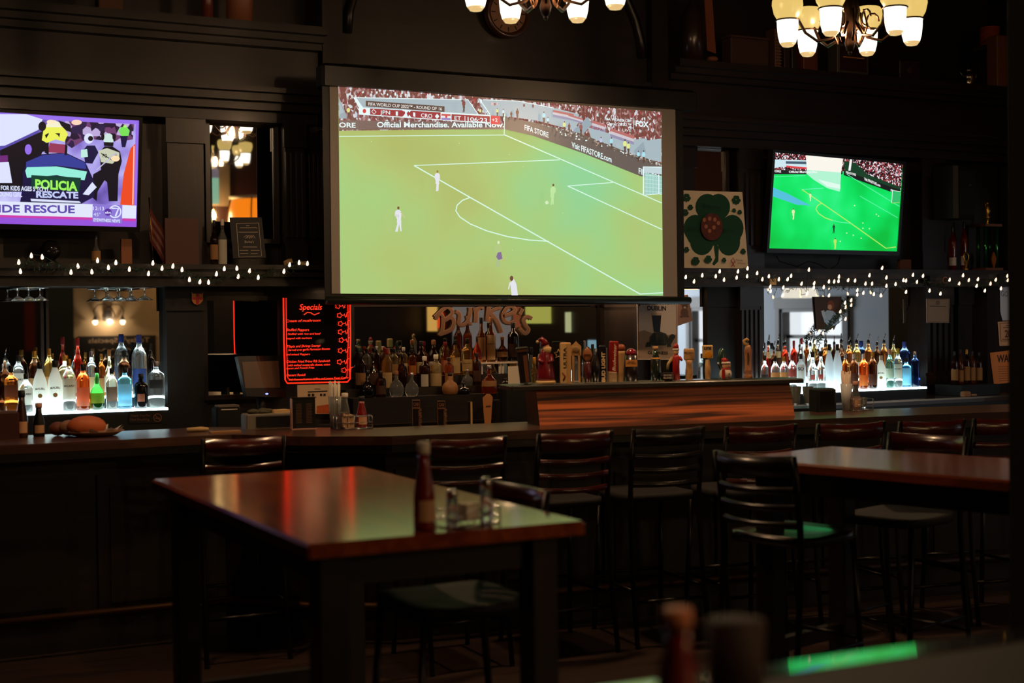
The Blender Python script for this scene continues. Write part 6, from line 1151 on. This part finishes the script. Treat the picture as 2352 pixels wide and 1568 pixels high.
# ================================================================ TABLES
TTOP = wood('table_top_varnished', (108, 44, 18), (150, 72, 32), .15, (8, 1, 8), .3, .015, 2.0)
def table(cx, cy, w, l, rz, label, TTOP=TTOP):
    t = thing('high_table', label, 'table', (cx, cy, 0), rz)
    m = MB(); m.box((0, 0, 1.03), (w, l, .04), TTOP, bev=.012); m.build('table_top', t)
    m = MB()
    for q in (((0, l/2-.12, .96), (w-.2, .02, .1)), ((0, -l/2+.12, .96), (w-.2, .02, .1)), ((w/2-.1, 0, .96), (.02, l-.24, .1)), ((-w/2+.1, 0, .96), (.02, l-.24, .1))): m.box(*q, DWH)
    m.build('apron', t)
    for sx in (-1, 1):
        for sy in (-1, 1): m = MB(); m.box((sx*(w/2-.1), sy*(l/2-.12), .505), (.09, .09, 1.01), DW, bev=.006); m.build('leg', t)
    for sy in (-1, 1): m = MB(); m.box((0, sy*(l/2-.12), .25), (w-.25, .04, .06), DW); m.build('stretcher', t)
    return t
table(1.66, 4.55, .86, 1.84, 0, 'high varnished wooden table in the left foreground with gold reflections')
A = Vector((4.24, 5.12)); u = Vector((.27, -.963)); v2 = Vector((-.963, -.27)); c = A+u*.8+v2*.36
table(c.x, c.y, .72, 1.6, atan2(u.y, u.x)+pi/2, 'high varnished wooden table at the right, partly behind the black post')
table(1.65, 1.45, 1.5, .9, -.03, 'nearest high table, mostly below the frame, its far edge catching green light', pm((9, 8, 8), .65))
t = [o for o in COL.objects if o.name.startswith('high_table')][-1]; m = MB(); m.add([(-.745, .45, 1.0512), (.745, .45, 1.0512), (.745, .53, 1.0475), (-.745, .53, 1.0475), (-.745, .45, 1.02), (.745, .45, 1.02), (.745, .53, 1.02), (-.745, .53, 1.02)], [(0, 1, 2, 3), (7, 6, 5, 4), (3, 2, 6, 7), (0, 3, 7, 4), (1, 5, 6, 2)], pm((14, 15, 14), .16, coat=1)); m.build('edge_reflector', t)  # glossy strip added along the far edge, tilted to catch the television's green
# table set: ketchup, shakers and caddy on the left table
p = onZ(975, 1215, 1.05); ketchup((p.x, p.y, 1.05), 'blurred ketchup bottle standing on the left foreground table', .25, cap=WHITE, r=.031, empty=0)
p = onZ(1075, 1205, 1.05); caddy((p.x, p.y, 1.05), .4, 'small wire caddy with shakers on the left foreground table', .17, .10, .05)
def shaker(loc, label, H=.1, r=.02, mat=None):
    t = thing('shaker', label, 'shaker', loc); m = MB(); m.lathe([(r, 0), (r, H*.2), (r*.8, H*.75)], mat or CLR, seg=14); m.build('glass', t); m = MB(); m.lathe([(r*.85, H*.75), (r*.85, H*.9), (r*.5, H)], CHR, seg=14); m.build('cap', t); return t
shaker((p.x-.05, p.y, 1.058), 'clear salt shaker in the left table caddy'); shaker((p.x+.05, p.y-.02, 1.058), 'tall pepper shaker in the left table caddy', .13); 
t = thing('sugar_packets', 'pale packets between the shakers on the left table', 'sugar packets', (p.x, p.y, 1.058), .4); MB().box((0, 0, .03), (.05, .04, .05), PAPER).build('packets', t)['kind'] = 'stuff'
p = onZ(1050, 1198, 1.05)
# near table items at the bottom right
r_ = ray(1556, 1396); P = EYE+r_*1.95; ketchup((P.x, P.y, 1.05), 'blurred red ketchup bottle with tan cap at the bottom edge, on the nearest table', P.z-1.05, cap=pm((196, 120, 76), .5), r=.034)
r_ = ray(1690, 1425); P = EYE+r_*2.0; t = thing('cup', 'blurred brown paper cup on the nearest table right of the ketchup bottle', 'cup', (P.x, P.y, 1.05)); m = MB(); m.lathe([(.034, 0), (.042, P.z-1.05)], pm((44, 24, 17), .7), seg=20); m.build('cup', t)
# near black post at the right edge
r_ = ray(2316, 760); P = EYE+r_*4.6; al = atan2(P.x, P.y); tag(MB().box((P.x+.17*cos(al)+.17*sin(al), P.y-.17*sin(al)+.17*cos(al), 2.45), (.34, .34, 4.9), pm((13, 13, 10), .8), rz=-al).build('trim_91'), kind='structure')
